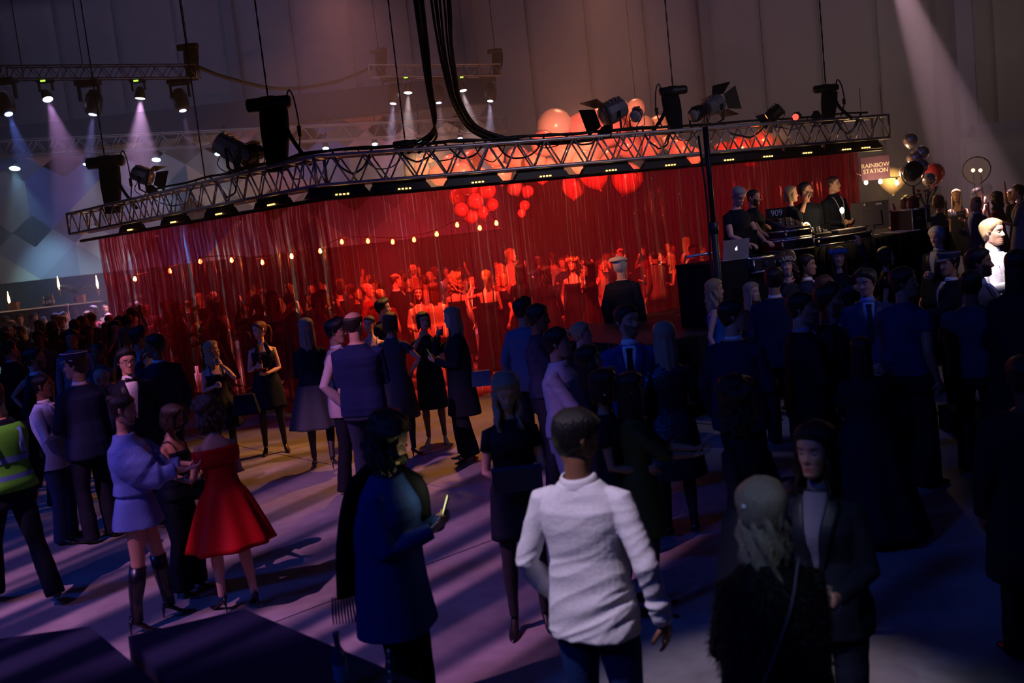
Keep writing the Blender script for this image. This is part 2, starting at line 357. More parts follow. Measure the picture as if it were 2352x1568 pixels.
def hand_geo(Wp, d, nrm, sgn, curl, tone, n=6, sc=1., fingers=True):
    """palm, four fingers and a thumb from wrist Wp along d; nrm = palm normal (the way fingers curl)"""
    d = np.array(d, float); d /= np.linalg.norm(d); nrm = np.array(nrm, float); nrm = nrm - (nrm @ d) * d; nrm /= np.linalg.norm(nrm) + 1e-9
    s_ = np.cross(d, nrm) * sgn   # towards the thumb
    g = G(); sc_ = sc
    P = [Wp - d * .012, Wp + d * .02 * sc_, Wp + d * .055 * sc_, Wp + d * .092 * sc_]
    g.loft(tube_rings(P, [(.024 * sc, .018 * sc), (.031 * sc, .018 * sc), (.040 * sc, .016 * sc), (.038 * sc, .012 * sc)], 10, s_), col=tone)
    K = Wp + d * .088 * sc_
    for i, (o, l) in enumerate([(.029, .070), (.0098, .080), (-.0098, .075), (-.029, .060)]):
        p = K + s_ * o * sc; dd = d + s_ * o * 1.5 * (1 - min(curl, 1)); dd /= np.linalg.norm(dd); pts = [p - dd * .01]; a = 0.
        for j, fr in enumerate((.42, .32, .26)):
            a += curl * (1.0, 1.15, .8)[j] * (1 + .08 * i); v = dd * math.cos(a) + nrm * math.sin(a)
            pts.append(pts[-1] + v * l * fr * sc + (dd * .01 if j == 0 else 0))
        g.tube(pts, [r * sc for r in (.0098, .0090, .0082, .0058)], n, col=tone)
    p = Wp + d * .025 * sc + s_ * .024 * sc; v1 = d * .62 + s_ * .62 + nrm * .42; v2 = d * .75 + nrm * (.35 + .6 * curl) + s_ * (.25 - .3 * curl)
    v1 /= np.linalg.norm(v1); v2 /= np.linalg.norm(v2)
    g.tube([p - v1 * .012, p + v1 * .034 * sc, p + v1 * .034 * sc + v2 * .032 * sc, p + v1 * .034 * sc + v2 * .055 * sc], [.0135 * sc, .0115 * sc, .0102 * sc, .0065 * sc], n, col=tone)
    return g
def ik(A, B, l1, l2, pole):
    A = np.array(A, float); B = np.array(B, float); v = B - A; D = np.linalg.norm(v); D2 = min(D, (l1 + l2) * .998); v /= D + 1e-9; B = A + v * D2
    a = (l1 * l1 - l2 * l2 + D2 * D2) / (2 * D2); h = math.sqrt(max(l1 * l1 - a * a, 0))
    p = np.array(pole, float); p -= (p @ v) * v; p /= np.linalg.norm(p) + 1e-9
    return A + v * a + p * h, B
# hand targets: (outward, forward, height), palm normal (outward, forward, up), finger curl, pole, optional finger direction
ARM = {'down': ((.245, .03, .87), (-1, .2, 0), .28, (.3, -.8, 0), None), 'pocket': ((.20, .06, .93), (-1, 0, 0), .3, (.7, -.8, 0), None),
       'drink': ((.10, .27, 1.17), (-1, .1, .1), .85, (.5, -.5, -1), (-.25, .9, .35)), 'drinklow': ((.14, .27, 1.05), (-1, .1, 0), .85, (.5, -.5, -1), (-.1, .9, .2)),
       'phone': ((.07, .27, 1.16), (-.5, .0, .8), .75, (.5, -.5, -1), (-.3, .8, .5)), 'mouth': ((.05, .20, 1.43), (-.6, -.5, .2), .7, (.7, .2, -1), (-.3, -.2, .9)),
       'chest': ((.03, .19, 1.22), (-.2, -1, 0), .5, (.9, -.3, -.6), (-.9, .3, .3)), 'clasp': ((.03, .24, 1.06), (-.3, -.6, .6), .6, (.8, -.6, -.6), (-.9, .4, 0)),
       'reach': ((.10, .42, 1.13), (-.1, .1, 1), .3, (.5, -.4, -1), (-.2, 1, .15)), 'reachlow': ((.12, .38, 1.02), (-.4, .1, .9), .35, (.4, -.4, -1), (-.1, 1, .1)),
       'up': ((.24, .10, 1.76), (-.6, -.6, 0), .35, (.9, .3, -.3), (-.1, .1, 1)), 'face': ((.09, .16, 1.47), (-.8, -.6, 0), .5, (.7, .2, -1), (-.1, .05, 1)),
       'wave': ((.26, .22, 1.52), (-.3, 1, 0), .15, (.8, 0, -1), (-.1, .2, 1)), 'desk': ((.16, .36, 1.0), (0, .2, -1), .4, (.5, -.5, -.3), (-.1, 1, -.25)),
       'cross': ((-.09, .17, 1.17), (.1, -1, 0), .5, (.9, -.2, -.7), (-1, .1, .15)), 'hip': ((.19, .03, 1.0), (-1, -.2, 0), .8, (1, -.4, -.2), (-.6, .4, -.7)),
       'behind': ((.06, -.20, 1.0), (0, 1, 0), .5, (.9, -.6, -.3), (-.9, 0, -.2)), 'point': ((.16, .48, 1.32), (-1, 0, 0), .25, (.4, -.3, -1), (0, 1, .2)),
       'skirt': ((.30, .12, .96), (-1, 0, 0), .6, (.5, -.7, -.2), None)}
SK = {'fair': (.62, .36, .27), 'light': (.55, .30, .21), 'tan': (.40, .20, .12), 'brown': (.22, .10, .06), 'dark': (.11, .052, .033)}
HC = {'black': (.006, .005, .006), 'dark': (.018, .011, .008), 'brown': (.06, .03, .015), 'auburn': (.12, .035, .015), 'blond': (.45, .30, .15), 'ash': (.30, .24, .18), 'grey': (.28, .27, .27), 'white': (.6, .58, .55)}
PEOPLE = []
def front_patch(sp, sex, z0, z1, hw, off, n=5, k=8, side=0.):
    """a cloth piece lying on the chest: half width hw(z), centre offset side(z)"""
    outer = []; inner = []
    for z in np.linspace(z0, z1, k):
        w, d, yc = trow(sex, z); w0 = hw(z); c0 = side(z) if callable(side) else side
        x = np.linspace(c0 - w0, c0 + w0, n); q = np.clip(abs(x) / (w + off), 0, .98); y = yc - (d + off) * (1 - q ** 2.4) ** (1 / 2.4)
        outer.append(np.stack([x, y - .002, np.full(n, z)], -1)); inner.append(np.stack([x * .98, y + .012, np.full(n, z)], -1))
    R = np.array([np.vstack([a, b[::-1]]) for a, b in zip(outer, inner)])
    sh = R.shape; return sp(R.reshape(-1, 3)).reshape(sh)
def person(px, py, H, phi, label, sex='m', look=None, hair='short', hc='dark', skin='light', top=('suit', (.01, .014, .035), 'w', None), bottom=('trousers', (.008, .01, .02)),
           L='down', Rr='down', lean=0., pitch=0., tilt=0., tier=1, walk=0., stance=.22, heel=0., width=1., pos=None, seed=None, beard=0., group=None, smile=0, shoes=(.01, .01, .012), lift=0., tights=None, boots=None, glasses=False, hat=None, twist=0., Y=None):
    seed = len(PEOPLE) * 13 + 5 if seed is None else seed
    s = H / 1.75; hl = heel / s
    tone = np.array(SK[skin]); hcol = HC[hc]
    vox = {0: .0085, 1: .0125, 2: .02}[tier]; nt = {0: 16, 1: 12, 2: 8}[tier]
    def sp(P):
        P = np.array(P, float); one = P.ndim == 1; P = np.atleast_2d(P)
        t = np.clip((P[:, 2] - 1.0) / .28, 0, 1); a = lean * t; tw = twist * t
        x, y, z = P[:, 0], P[:, 1], P[:, 2]
        x, y = x * np.cos(tw) - y * np.sin(tw), x * np.sin(tw) + y * np.cos(tw)
        zz = z - 1.0; y2 = np.where(zz > 0, y * np.cos(a) - zz * np.sin(a), y); z2 = np.where(zz > 0, 1.0 + zz * np.cos(a) + y * np.sin(a) * .6, z)
        Q = np.stack([x, y2, z2], -1); return Q[0] if one else Q
    # skeleton
    shx, shz = (.176, 1.378) if sex == 'm' else (.147, 1.35)
    shx *= width ** .5
    ua, fa = (.285, .262) if sex == 'm' else (.27, .245)
    arms = {}
    for sg, key in ((1, L), (-1, Rr)):   # +x is the person's left
        A_ = ARM[key] if isinstance(key, str) else key
        S_ = sp((sg * shx, .005, shz)); t_ = A_[0]; Wt = sp((sg * t_[0], -t_[1], t_[2])); pl = (sg * A_[3][0], -A_[3][1], A_[3][2])
        E_, Wt = ik(S_, Wt, ua, fa, pl); nr = np.array((sg * A_[1][0], -A_[1][1], A_[1][2]))
        dr = (Wt - E_) if A_[4] is None else np.array((sg * A_[4][0], -A_[4][1], A_[4][2])); dr = dr / np.linalg.norm(dr)
        arms[sg] = (S_, E_, Wt, dr, nr, A_[2])
    legs = {}
    for sg in (1, -1):
        hp = np.array((sg * .088, 0, .90 + hl * .9)); an = np.array((sg * stance / 2, -sg * walk, .075 + hl * .95 + (.05 if sg * walk < -.1 else 0)))
        K_, an = ik(hp, an, .42, .41, (sg * .08, -1, 0)); legs[sg] = (hp, K_, an)
    def up(P):   # everything above the hips rides on the heels
        P = np.array(P, float); P[..., 2] += hl; return P
    arms = {k: (up(a[0]), up(a[1]), up(a[2])) + a[3:] for k, a in arms.items()}
    for k in legs: legs[k] = (legs[k][0], legs[k][1], legs[k][2])
    spu = lambda P: up(sp(P))
    nb = sp((0, .01, 1.46)); hc_ = sp((0, -.008, 1.635)); 
    dphi = 0 if look is None else math.radians(look - phi); dphi = (dphi + PI) % (2 * PI) - PI
    RH = rotz(dphi) @ rotx(lean * .6 + pitch) @ roty(tilt)
    hc_ = up(hc_ + np.array([0, -.03 * math.sin(pitch + lean * .6), 0])); nb = up(nb)
    headtop = hc_ + RH @ np.array([0, 0, .13])
    # place
    ht = headtop * s
    if Y is not None:
        Wd = aty(px, py, Y); s = (Wd[2] - lift) / headtop[2]; ht = headtop * s
        a = math.atan2(Wd[0], Wd[1]); rz = math.radians(phi) - a; off = rotz(rz) @ ht; loc = (Wd[0] - off[0], Wd[1] - off[1], lift)
    elif pos is None:
        Wd = atz(px, py, ht[2] + lift)
        a = math.atan2(Wd[0], Wd[1]); rz = math.radians(phi) - a; off = rotz(rz) @ ht
        loc = (Wd[0] - off[0], Wd[1] - off[1], lift)
    else:
        a = math.atan2(pos[0], pos[1]); rz = math.radians(phi) - a; loc = (pos[0], pos[1], lift)
    root = thing('person', label, 'person', loc, rz, group); root.scale = (s, s, s)
    # ---- body
    g = G(); n = {0: 28, 1: 22, 2: 14}[tier]
    zs = [.80, .88, .95, 1.03, 1.09, 1.17, 1.25, 1.31, 1.35, 1.39, 1.42, 1.445, 1.47] if tier < 2 else [.80, .92, 1.05, 1.17, 1.3, 1.37, 1.41, 1.465]
    g.loft(np.array([spu(ring(*(lambda r: (r[0] * (width if z < 1.38 else 1) - .004, r[1] * width - .004, r[2]))(trow(sex, z)), z, n)) for z in zs]), col=tone)
    rn = .056 if sex == 'm' else .044
    g.tube([nb - (0, 0, .05), nb, (nb + hc_) / 2 + (0, .012, 0), hc_ + RH @ np.array((0, .012, -.045))], [rn * 1.3, rn, rn * .95, rn], nt, col=tone)
    kA = 1.0 if sex == 'm' else .82
    for sg, (S_, E_, Wr, dr, nr, cu) in arms.items():
        g.tube([S_ - (sg * .05, 0, -.015), S_, S_ * .6 + E_ * .4, E_, E_ * .65 + Wr * .35, Wr], [(.04 * kA, .038 * kA), (.049 * kA, .047 * kA), .046 * kA, .037 * kA, .038 * kA, (.026 * kA, .023 * kA)], nt, col=tone)
    lc = tone if tights is None else np.array(tights)
    for sg, (hp, kn, an) in legs.items():
        g.tube([hp, hp * .6 + kn * .4, kn, kn * .7 + an * .3, an * .75 + kn * .25, an - (0, 0, .03)], [.083, .075, .052, .054, .038, .033], nt, col=lc)
    if tier < 2 and (sex == 'f' or tier == 0):
        me = remesh(g, vox if sex == 'f' else vox * 1.3, 'body', [SKIN], 2)
        nv = len(me.vertices); V = np.empty(nv * 3); me.vertices.foreach_get('co', V); V = V.reshape(-1, 3)
        C = np.tile(tone, (nv, 1))
        if tights is not None: C[V[:, 2] < .95 + hl] = lc
        bm_v = V; fl = [tuple(p.vertices) for p in me.polygons]; bpy.data.meshes.remove(me)
        g = G(); g.add(bm_v, fl, 0, C)
    hg = head_geo(tone, hcol if hc not in ('blond', 'white', 'grey', 'ash') else np.array(hcol) * .5, 29 if tier < 2 else 15, {0: 44, 1: 36, 2: 18}[tier], beard, sex, smile)
    V = hg.verts() @ RH.T * (1 if sex == 'm' else .96) + hc_; g.add(V, hg.f, 0, np.concatenate(hg.c))
    for sg, (S_, E_, Wr, dr, nr, cu) in arms.items():
        if tier < 2: hg = hand_geo(Wr, dr, nr, sg, cu, tone, 6, 1. if sex == 'm' else .88)
        else: hg = G(); hg.tube([Wr - dr * .01, Wr + dr * .05, Wr + dr * .1, Wr + dr * .16], [(.024, .018), (.04, .018), (.038, .022), (.018, .014)], 6, col=tone)
        g.join(hg)
    body = obj('body', g.mesh('body', [SKIN], True, True), root)
    # ---- hair
    if hair != 'bald':
        hg = hair_geo(hair, 29 if tier < 2 else 15, (36 if 'curly' not in hair else 64) if tier < 2 else 18, seed)
        V = hg.verts() * (1 if sex == 'm' else .97)
        RHh = rotz(dphi) @ rotx((lean * .6 + pitch) * .9) @ roty(tilt)
        lo = V[:, 2] < -.02    # hanging hair falls straight and leans off the shoulders
        Q = V @ RHh.T; Vv = V @ rotz(dphi).T; t = np.clip((-.02 - V[:, 2]) / .22, 0, 1)[:, None]; base = Q * (1 - t) + (Vv + np.array([0, -.05 * math.sin(lean + pitch), 0])) * t
        h2 = G(); h2.add(base + hc_, hg.f); obj('hair', h2.mesh('hair', [hairm(hcol)]), root)
    # ---- top
    kind = top[0]; tc = top[1]; sz = 1 + .0
    def sleeves(g, off, end, r0=1.):
        for sg, (S_, E_, Wr, dr, nr, cu) in arms.items():
            if end == 'long': P = [S_ - (sg * .05, 0, -.015), S_ + (sg * .002, 0, .002), S_ * .6 + E_ * .4, E_, E_ * .55 + Wr * .45, Wr + (Wr - E_) * .02]; q = [(.04, .040), (.050, .049), .047, .043, .039, (.033, .03)]
            elif end == 'elbow': P = [S_ - (sg * .05, 0, -.015), S_ + (sg * .002, 0, .002), S_ * .6 + E_ * .4, E_, E_ * .75 + Wr * .25]; q = [(.04, .040), (.050, .049), .047, .043, .043]
            else: P = [S_ - (sg * .05, 0, -.015), S_ + (sg * .002, 0, .002), S_ * .55 + E_ * .45]; q = [(.04, .040), (.050, .050), .056]
            g.tube(P, [((a[0] if not np.isscalar(a) else a) * kA * r0 + off, (a[1] if not np.isscalar(a) else a) * kA * r0 + off) for a in q], nt)
    def torso(g, off, z0, zt=1.452, flare=0., belly=0.):
        zz = [z for z in np.linspace(z0, 1.35, 9 if tier < 2 else 6)] + [1.39, 1.42, 1.445, zt]
        R = []
        for z in zz:
            w, d, yc = trow(sex, z); fl = flare * max(0, (1.0 - z) / .2); o = off if z < 1.37 else off * .6
            if kind != 'dress' and z < 1.08: o += .010
            if kind != 'dress' and z < 1.15 and off > .008: w = max(w, (.158 if sex == 'm' else .14))
            R.append(spu(ring(w * (width if z < 1.38 else 1) + o + fl, d * width + o + fl * .8, yc, z, n)))
        g.loft(np.array(R))
    fold = {0: .0045, 1: .003, 2: 0}[tier]
    if kind in ('suit', 'jacket', 'blazer'):
        g = G(); torso(g, .02, .79, 1.462, .012); sleeves(g, .011, 'long')
        m = cloth(tc); me = remesh(g, vox, 'jacket', [m], 1, fold, seed) if tier < 2 else g.mesh('jacket', [m])
        jk = obj('jacket', me, root)
        sc_ = {'w': (.75, .75, .8), 'b': (.35, .45, .75), 'k': (.01, .01, .015), 'p': (.6, .45, .5)}.get(top[2], top[2])
        if sc_ is not None:
            cm = cloth(sc_, .8)
            V = lambda z: np.interp(z, [1.08, 1.40, 1.455], [.004, .062, .05])
            g = G(); g.loft(up(front_patch(sp, sex, 1.08, 1.455, V, .024)))
            g.lathe([(.070 if sex == 'm' else .056, -.03), (.064 if sex == 'm' else .052, .0), (.060 if sex == 'm' else .05, .022)], 16 if tier < 2 else 10, tuple(nb + (0, -.002, .014)), R=rotx(lean * .7 - .12))
            obj('shirt', g.mesh('shirt', [cm]), root)
            if tier < 2:
                g = G()
                for sg in (1, -1):
                    g.loft(up(front_patch(sp, sex, 1.06, 1.44, lambda z: np.interp(z, [1.06, 1.3, 1.38, 1.44], [.006, .03, .034, .014]), .030, side=lambda z: sg * np.interp(z, [1.06, 1.40, 1.44], [.012, .085, .07]))))
                obj('lapel', g.mesh('lapel', [mat('lapel', tuple(np.array(tc) * .8), .5, bump=.1, bscale=60)]), jk)
        if len(top) > 3 and top[3]:
            if top[3] == 'bow':
                g = G(); c = spu((0, -trow(sex, 1.45)[1] - .02, 1.462))
                for sg in (1, -1): g.loft(tube_rings([c, c + (sg * .02, 0, 0), c + (sg * .05, .004, 0)], [(.010, .012), (.018, .01), (.026, .008)], 8, (0, 0, 1)))
                g.sphere(c, .011, 8, 6); obj('bow_tie', g.mesh('bow_tie', [mat('bow_tie', (.01, .01, .015), .5)]), root)
            else:
                g = G(); g.loft(up(front_patch(sp, sex, 1.09, 1.44, lambda z: np.interp(z, [1.09, 1.13, 1.38, 1.41, 1.44], [.004, .034, .020, .017, .026]), .032)))
                obj('tie', g.mesh('tie', [cloth(top[4] if len(top) > 4 else (.02, .01, .02), .5)]), root)
    elif kind in ('shirt', 'tee', 'sweater'):
        g = G(); hem = top[3] if len(top) > 3 else (.84 if kind != 'shirt' else .92); sl = top[2]
        torso(g, .016 if kind != 'tee' else .012, hem, 1.462, .015 if kind == 'shirt' and hem < .86 else 0); sleeves(g, .008 if kind != 'tee' else .006, sl)
        m = cloth(tc); f2 = fold * (2.6 if tier == 0 and kind == 'shirt' else 1.)
        me = remesh(g, vox * (.8 if tier == 0 else 1), kind, [m], 1, 0 if tier == 0 and kind == 'shirt' else f2, seed, (7, 7, 26)) if tier < 2 else g.mesh(kind, [m])
        if tier == 0 and kind == 'shirt':   # creases: slack ridges, strongest above the hem and at the elbows
            nv = len(me.vertices); V = np.empty(nv * 3); me.vertices.foreach_get('co', V); V = V.reshape(-1, 3); N = np.empty(nv * 3); me.vertices.foreach_get('normal', N); N = N.reshape(-1, 3)
            U = V + .05 * np.stack([wobble(V, 1, (9, 9, 9), 31, 3), wobble(V, 1, (9, 9, 9), 32, 3), wobble(V, 1, (8, 8, 12), 33, 3)], 1); U = U + np.stack([.25 * U[:, 2], 0 * U[:, 0], .35 * U[:, 0]], 1)
            w1 = wobble(U, 1, (10, 10, 40), seed, 4); w2 = wobble(U, 1, (14, 14, 34), seed + 3, 4); rid = 1 - 2 * np.abs(w1) ** .8
            am = .0022 + .0075 * np.clip((1.22 - V[:, 2]) / .25, 0, 1) + .0008 * np.clip((np.abs(V[:, 0]) - .17) / .05, 0, 1)
            V = V + N * (am * (.75 * rid + .55 * w2))[:, None]; me.vertices.foreach_set('co', V.ravel()); me.update()
        tp = obj({'tee': 'tee_shirt', 'shirt': 'shirt', 'sweater': 'sweater'}[kind], me, root)
        if kind == 'shirt':
            g = G(); r_ = .066 if sex == 'm' else .055
            g.lathe([(r_ + .008, -.024), (r_ + .004, -.0), (r_ - .002, .016), (r_ + .007, .014), (r_ + .014, .0), (r_ + .018, -.022)], 18, tuple(nb + (0, -.002, .016)), R=rotx(lean * .7 - .12), cap=(True, False))
            obj('collar', g.mesh('collar', [m]), tp)
            if sl == 'long' and tier < 2:
                g = G()
                for sg, (S_, E_, Wr, dr, nr, cu) in arms.items():
                    e = (Wr - E_) / np.linalg.norm(Wr - E_); g.tube([Wr - e * .055, Wr - e * .03, Wr + e * .006], [.036 * kA + .005, .035 * kA + .005, .034 * kA + .004], 12)
                obj('cuff', g.mesh('cuff', [m]), tp)
    elif kind == 'coat':
        g = G(); hem = top[2]; zz = list(np.linspace(hem, 1.36, 14)) + [1.40, 1.43, 1.455]; R = []
        for z in zz:
            w, d, yc = trow(sex, max(z, .95)); fl = max(0, 1.0 - z)
            if z < 1.3: w = max(w, .16); d = max(d, .12)
            R.append(spu(ring(w * width + .024 + fl * .08, d * width + .024 + fl * .10, yc, z, n)))
        g.loft(np.array(R)); sleeves(g, .018, 'long')
        me = remesh(g, vox, 'coat', [cloth(tc, .9)], 2, fold * 1.8, seed, (9, 9, 5)) if tier < 2 else g.mesh('coat', [cloth(tc, .9)])
        obj('coat', me, root)
    # dress / skirt
    def skirt(zt, hem, hw, nf, nm, off=.012, amp=.02, m=None, straps=True):
        k = 20 if tier < 2 else 8; nn = 64 if tier < 2 else 24; R = []
        for z in np.linspace(hem, zt, k):
            w, d, yc = trow(sex, max(z, .93)); w *= width; d *= width
            t = np.clip((1.0 - z) / max(1.0 - hem, .01), 0, 1) if hem < .98 else 0
            ww = w + off + (hw - .17) * t ** .9; dd = d + off + (hw - .14) * .9 * t ** .9
            rg = ring(ww, dd, yc, z, nn, 2.2); a_ = np.arange(nn) * 2 * PI / nn
            f = 1 + amp * t ** .7 / max(ww, .05) * np.sin(a_ * nf + seed + .8 * np.sin(a_ * 2 + z * 3)); rg[:, 0] *= f; rg[:, 1] = yc + (rg[:, 1] - yc) * f
            rg[:, 0] += walk * 0; R.append(spu(rg))
        g = G(); g.loft(np.array(R)); return g
    if kind == 'dress':   # ('dress', color, hem z, hem half width, top z, sleeve)
        hem, hw, zt = top[2], top[3], top[4]; m = cloth(tc, top[6] if len(top) > 6 else .7)
        nf = 9 if hw > .25 else 5
        g = skirt(zt, hem, hw, nf, 'dress', .010, .022 if hw > .25 else .006)
        sl = top[5]
        if sl == 'straps':
            for sg in (1, -1):
                Pp = [spu((sg * x, y, z)) for x, y, z in ((.085, -trow(sex, zt)[1] - .006, zt - .01), (.088, -.085, 1.38), (.09, -.02, 1.435), (.088, .06, 1.40), (.08, trow(sex, zt)[1] + .004, zt - .01))]
                g.tube(spline(Pp, 4), [(.008, .003)] * 17, 6)
        elif sl == 'halter':
            for sg in (1, -1):
                Pp = [spu((sg * x, y, z)) for x, y, z in ((.10, -.115, zt - .03), (.07, -.10, 1.36), (.05, -.055, 1.45), (.03, .05, 1.47))]
                g.tube(spline(Pp, 4), [(.03, .006)] * 8 + [(.018, .006)] * 5, 8)
        elif sl == 'offshoulder':
            R = []
            for z, e in ((1.20, .03), (1.25, .05), (1.31, .055), (1.335, .045)): 
                R.append(spu(ring(.15 + e, .105 + e * .35, 0, z, 40, 2.2)))
            g.loft(np.array(R))
        elif sl in ('long', 'short', 'elbow', 'cap'):
            torso(g, .011, 1.2, 1.43); sleeves(g, .006, 'short' if sl == 'cap' else sl, 1.0)
            if tier < 2: 
                pass
        elif sl == 'batwing':
            for sg, (S_, E_, Wr, dr, nr, cu) in arms.items():
                P = [S_ - (sg * .05, 0, .05), S_ * .7 + E_ * .3 - (0, 0, .05), E_ * 1.0 - (sg * .02, 0, .03), E_ * .3 + Wr * .7]
                g.tube(spline(P, 4), [(.10, .13)] * 3 + [(.09, .14)] * 4 + [(.075, .11)] * 3 + [(.05, .06)] * 3, 18)
            torso(g, .042, 1.0, 1.45)
        big = sl in ('batwing',) and tier < 2
        me = remesh(g, vox, 'dress', [m], 2, fold * 1.2, seed) if big else g.mesh('dress', [m])
        obj('dress', me, root)
    if kind == 'none': pass
    bk = bottom[0] if bottom else None
    if bk == 'skirt':
        g = skirt(1.06, bottom[2], bottom[3], 9 if bottom[3] > .25 else 4, 'skirt', .014, .02 if bottom[3] > .25 else .004); obj('skirt', g.mesh('skirt', [cloth(bottom[1])]), root)
    if bk in ('trousers', 'wide', 'jeans'):
        g = G(); wd = .045 if bk == 'wide' else .012
        R = [up(ring(trow(sex, z)[0] * width + .015, trow(sex, z)[1] * width + .015, trow(sex, z)[2], z, n)) for z in (.78, .86, .94, 1.04)]; g.loft(np.array(R))
        for sg, (hp, kn, an) in legs.items():
            e = an - (0, 0, .045)
            g.tube([hp + (0, 0, .04), hp * .6 + kn * .4, kn, kn * .5 + e * .5, e], [.094, .085 + wd * .3, .062 + wd * .6, .060 + wd, .056 + wd * 1.4], nt)
        me = remesh(g, vox * 1.2, 'trousers', [cloth(bottom[1])], 1, fold * 1.3, seed + 1, (7, 7, 20)) if tier < 2 else g.mesh('trousers', [cloth(bottom[1])])
        obj('trousers', me, root)
    # ---- shoes
    if shoes is not None:
        for sg, (hp, kn, an) in legs.items():
            g = G(); yaw = rotz(sg * .2)
            gz = an[2] - .075 - hl * .95
            if heel > .02:
                prof = [(.045, .018, .024, hl + .045), (.02, .026, .032, hl + .028), (-.03, .028, .022, hl * .65 + .022), (-.08, .036, .017, .025 + hl * .12), (-.12, .037, .014, .016), (-.17, .024, .012, .012), (-.20, .006, .007, .009)]
            else:
                prof = [(.062, .02, .024, .04), (.045, .034, .038, .045), (.0, .037, .042, .048), (-.06, .040, .034, .038), (-.12, .046, .025, .028), (-.17, .042, .020, .022), (-.205, .02, .012, .015)]
            Rg = np.array([[[w * math.cos(t), y, zc + h * max(math.sin(t), -.75)] for t in np.arange(10) * 2 * PI / 10] for y, w, h, zc in prof])
            V = Rg.reshape(-1, 3) @ yaw.T + (an[0], an[1] + .0, gz); g.loft(V.reshape(Rg.shape))
            if heel > .02: g.tube([np.array((an[0], an[1] + .035, gz + hl + .04)), np.array((an[0], an[1] + .048, gz + hl * .5)), np.array((an[0], an[1] + .05, gz))], [.020, .008, .005], 6)
            if boots: g.tube([an + (0, -.01, -.05), an * .75 + kn * .25, kn * .6 + an * .4, kn * .92 + an * .08], [.043, .047, .064, .062], 14)
            obj('boot' if boots else 'shoe', g.mesh('shoe', [mat('leather', shoes, .3, spec=.6)]), root)
    if glasses:
        g = G()
        for sx in (-1, 1):
            t = np.linspace(0, 2 * PI, 15); g.tube(np.stack([sx * .033 + .024 * np.cos(t), np.full(15, -.098), .006 + .018 * np.sin(t)], -1) @ RH.T + hc_, .0022, 5, cap=(False, False))
            g.tube(np.array([(sx * .057, -.096, .01), (sx * .078, -.05, .012), (sx * .08, .01, .005)]) @ RH.T + hc_, .002, 5)
        g.tube(np.array([(-.01, -.1, .01), (.01, -.1, .01)]) @ RH.T + hc_, .002, 5); obj('glasses', g.mesh('glasses', [BLACKMETAL]), root)
    M = Matrix.Translation(loc) @ Matrix.Rotation(rz, 4, 'Z') @ Matrix.Scale(s, 4)
    Mn = np.array(M); wp = lambda P: (Mn[:3, :3] @ np.array(P) + Mn[:3, 3])
    R3 = Mn[:3, :3] / s
    info = dict(root=root, s=s, rz=rz, loc=np.array(loc), head=wp(hc_), RH=R3 @ RH, R=R3, top=wp(headtop),
                hand={sg: (wp(a[2] + a[3] * .075 + (a[4] - (a[4] @ a[3]) * a[3]) / (np.linalg.norm(a[4]) + 1e-9) * .035), R3 @ a[3], R3 @ a[4]) for sg, a in arms.items()},
                wrist={sg: (wp(a[1]), wp(a[2])) for sg, a in arms.items()}, body=body, wp=wp, spu=spu, arms=arms, legs=legs, hc=hc_, RHl=RH)
    PEOPLE.append(info); return info
# ------------------------------------------------------------------ the hall
def floor_mat():
    m = bpy.data.materials.new('concrete'); m.use_nodes = True; nt = m.node_tree; b = nt.nodes['Principled BSDF']
    tc = nt.nodes.new('ShaderNodeTexCoord'); n1 = nt.nodes.new('ShaderNodeTexNoise'); n1.inputs['Scale'].default_value = .9; n1.inputs['Detail'].default_value = 8; n1.inputs['Distortion'].default_value = 1.2
    n2 = nt.nodes.new('ShaderNodeTexNoise'); n2.inputs['Scale'].default_value = 9; n2.inputs['Detail'].default_value = 6
    for n in (n1, n2): nt.links.new(tc.outputs['Object'], n.inputs['Vector'])
    cr = nt.nodes.new('ShaderNodeValToRGB'); cr.color_ramp.elements[0].position = .3; cr.color_ramp.elements[0].color = (.20, .19, .20, 1); cr.color_ramp.elements[1].position = .7; cr.color_ramp.elements[1].color = (.36, .34, .35, 1)
    mx = nt.nodes.new('ShaderNodeMath'); mx.operation = 'MULTIPLY_ADD'; mx.inputs[1].default_value = .35
    nt.links.new(n2.outputs[0], mx.inputs[0]); ms = nt.nodes.new('ShaderNodeMath'); ms.operation = 'MULTIPLY'; ms.inputs[1].default_value = .68
    nt.links.new(n1.outputs[0], ms.inputs[0]); nt.links.new(ms.outputs[0], mx.inputs[2]); nt.links.new(mx.outputs[0], cr.inputs[0]); nt.links.new(cr.outputs[0], b.inputs['Base Color'])
    rr = nt.nodes.new('ShaderNodeMapRange'); rr.inputs[3].default_value = .38; rr.inputs[4].default_value = .7; nt.links.new(n1.outputs[0], rr.inputs[0]); nt.links.new(rr.outputs[0], b.inputs['Roughness'])
    bp = nt.nodes.new('ShaderNodeBump'); bp.inputs['Strength'].default_value = .2; bp.inputs['Distance'].default_value = .01; nt.links.new(n2.outputs[0], bp.inputs['Height']); nt.links.new(bp.outputs[0], b.inputs['Normal'])
    b.inputs['Specular IOR Level'].default_value = .35
    return m
FL = floor_mat()
g = G(); g.box((2, 17, -.06), (64, 46, .08)); floor = struct('floor', g, FL)
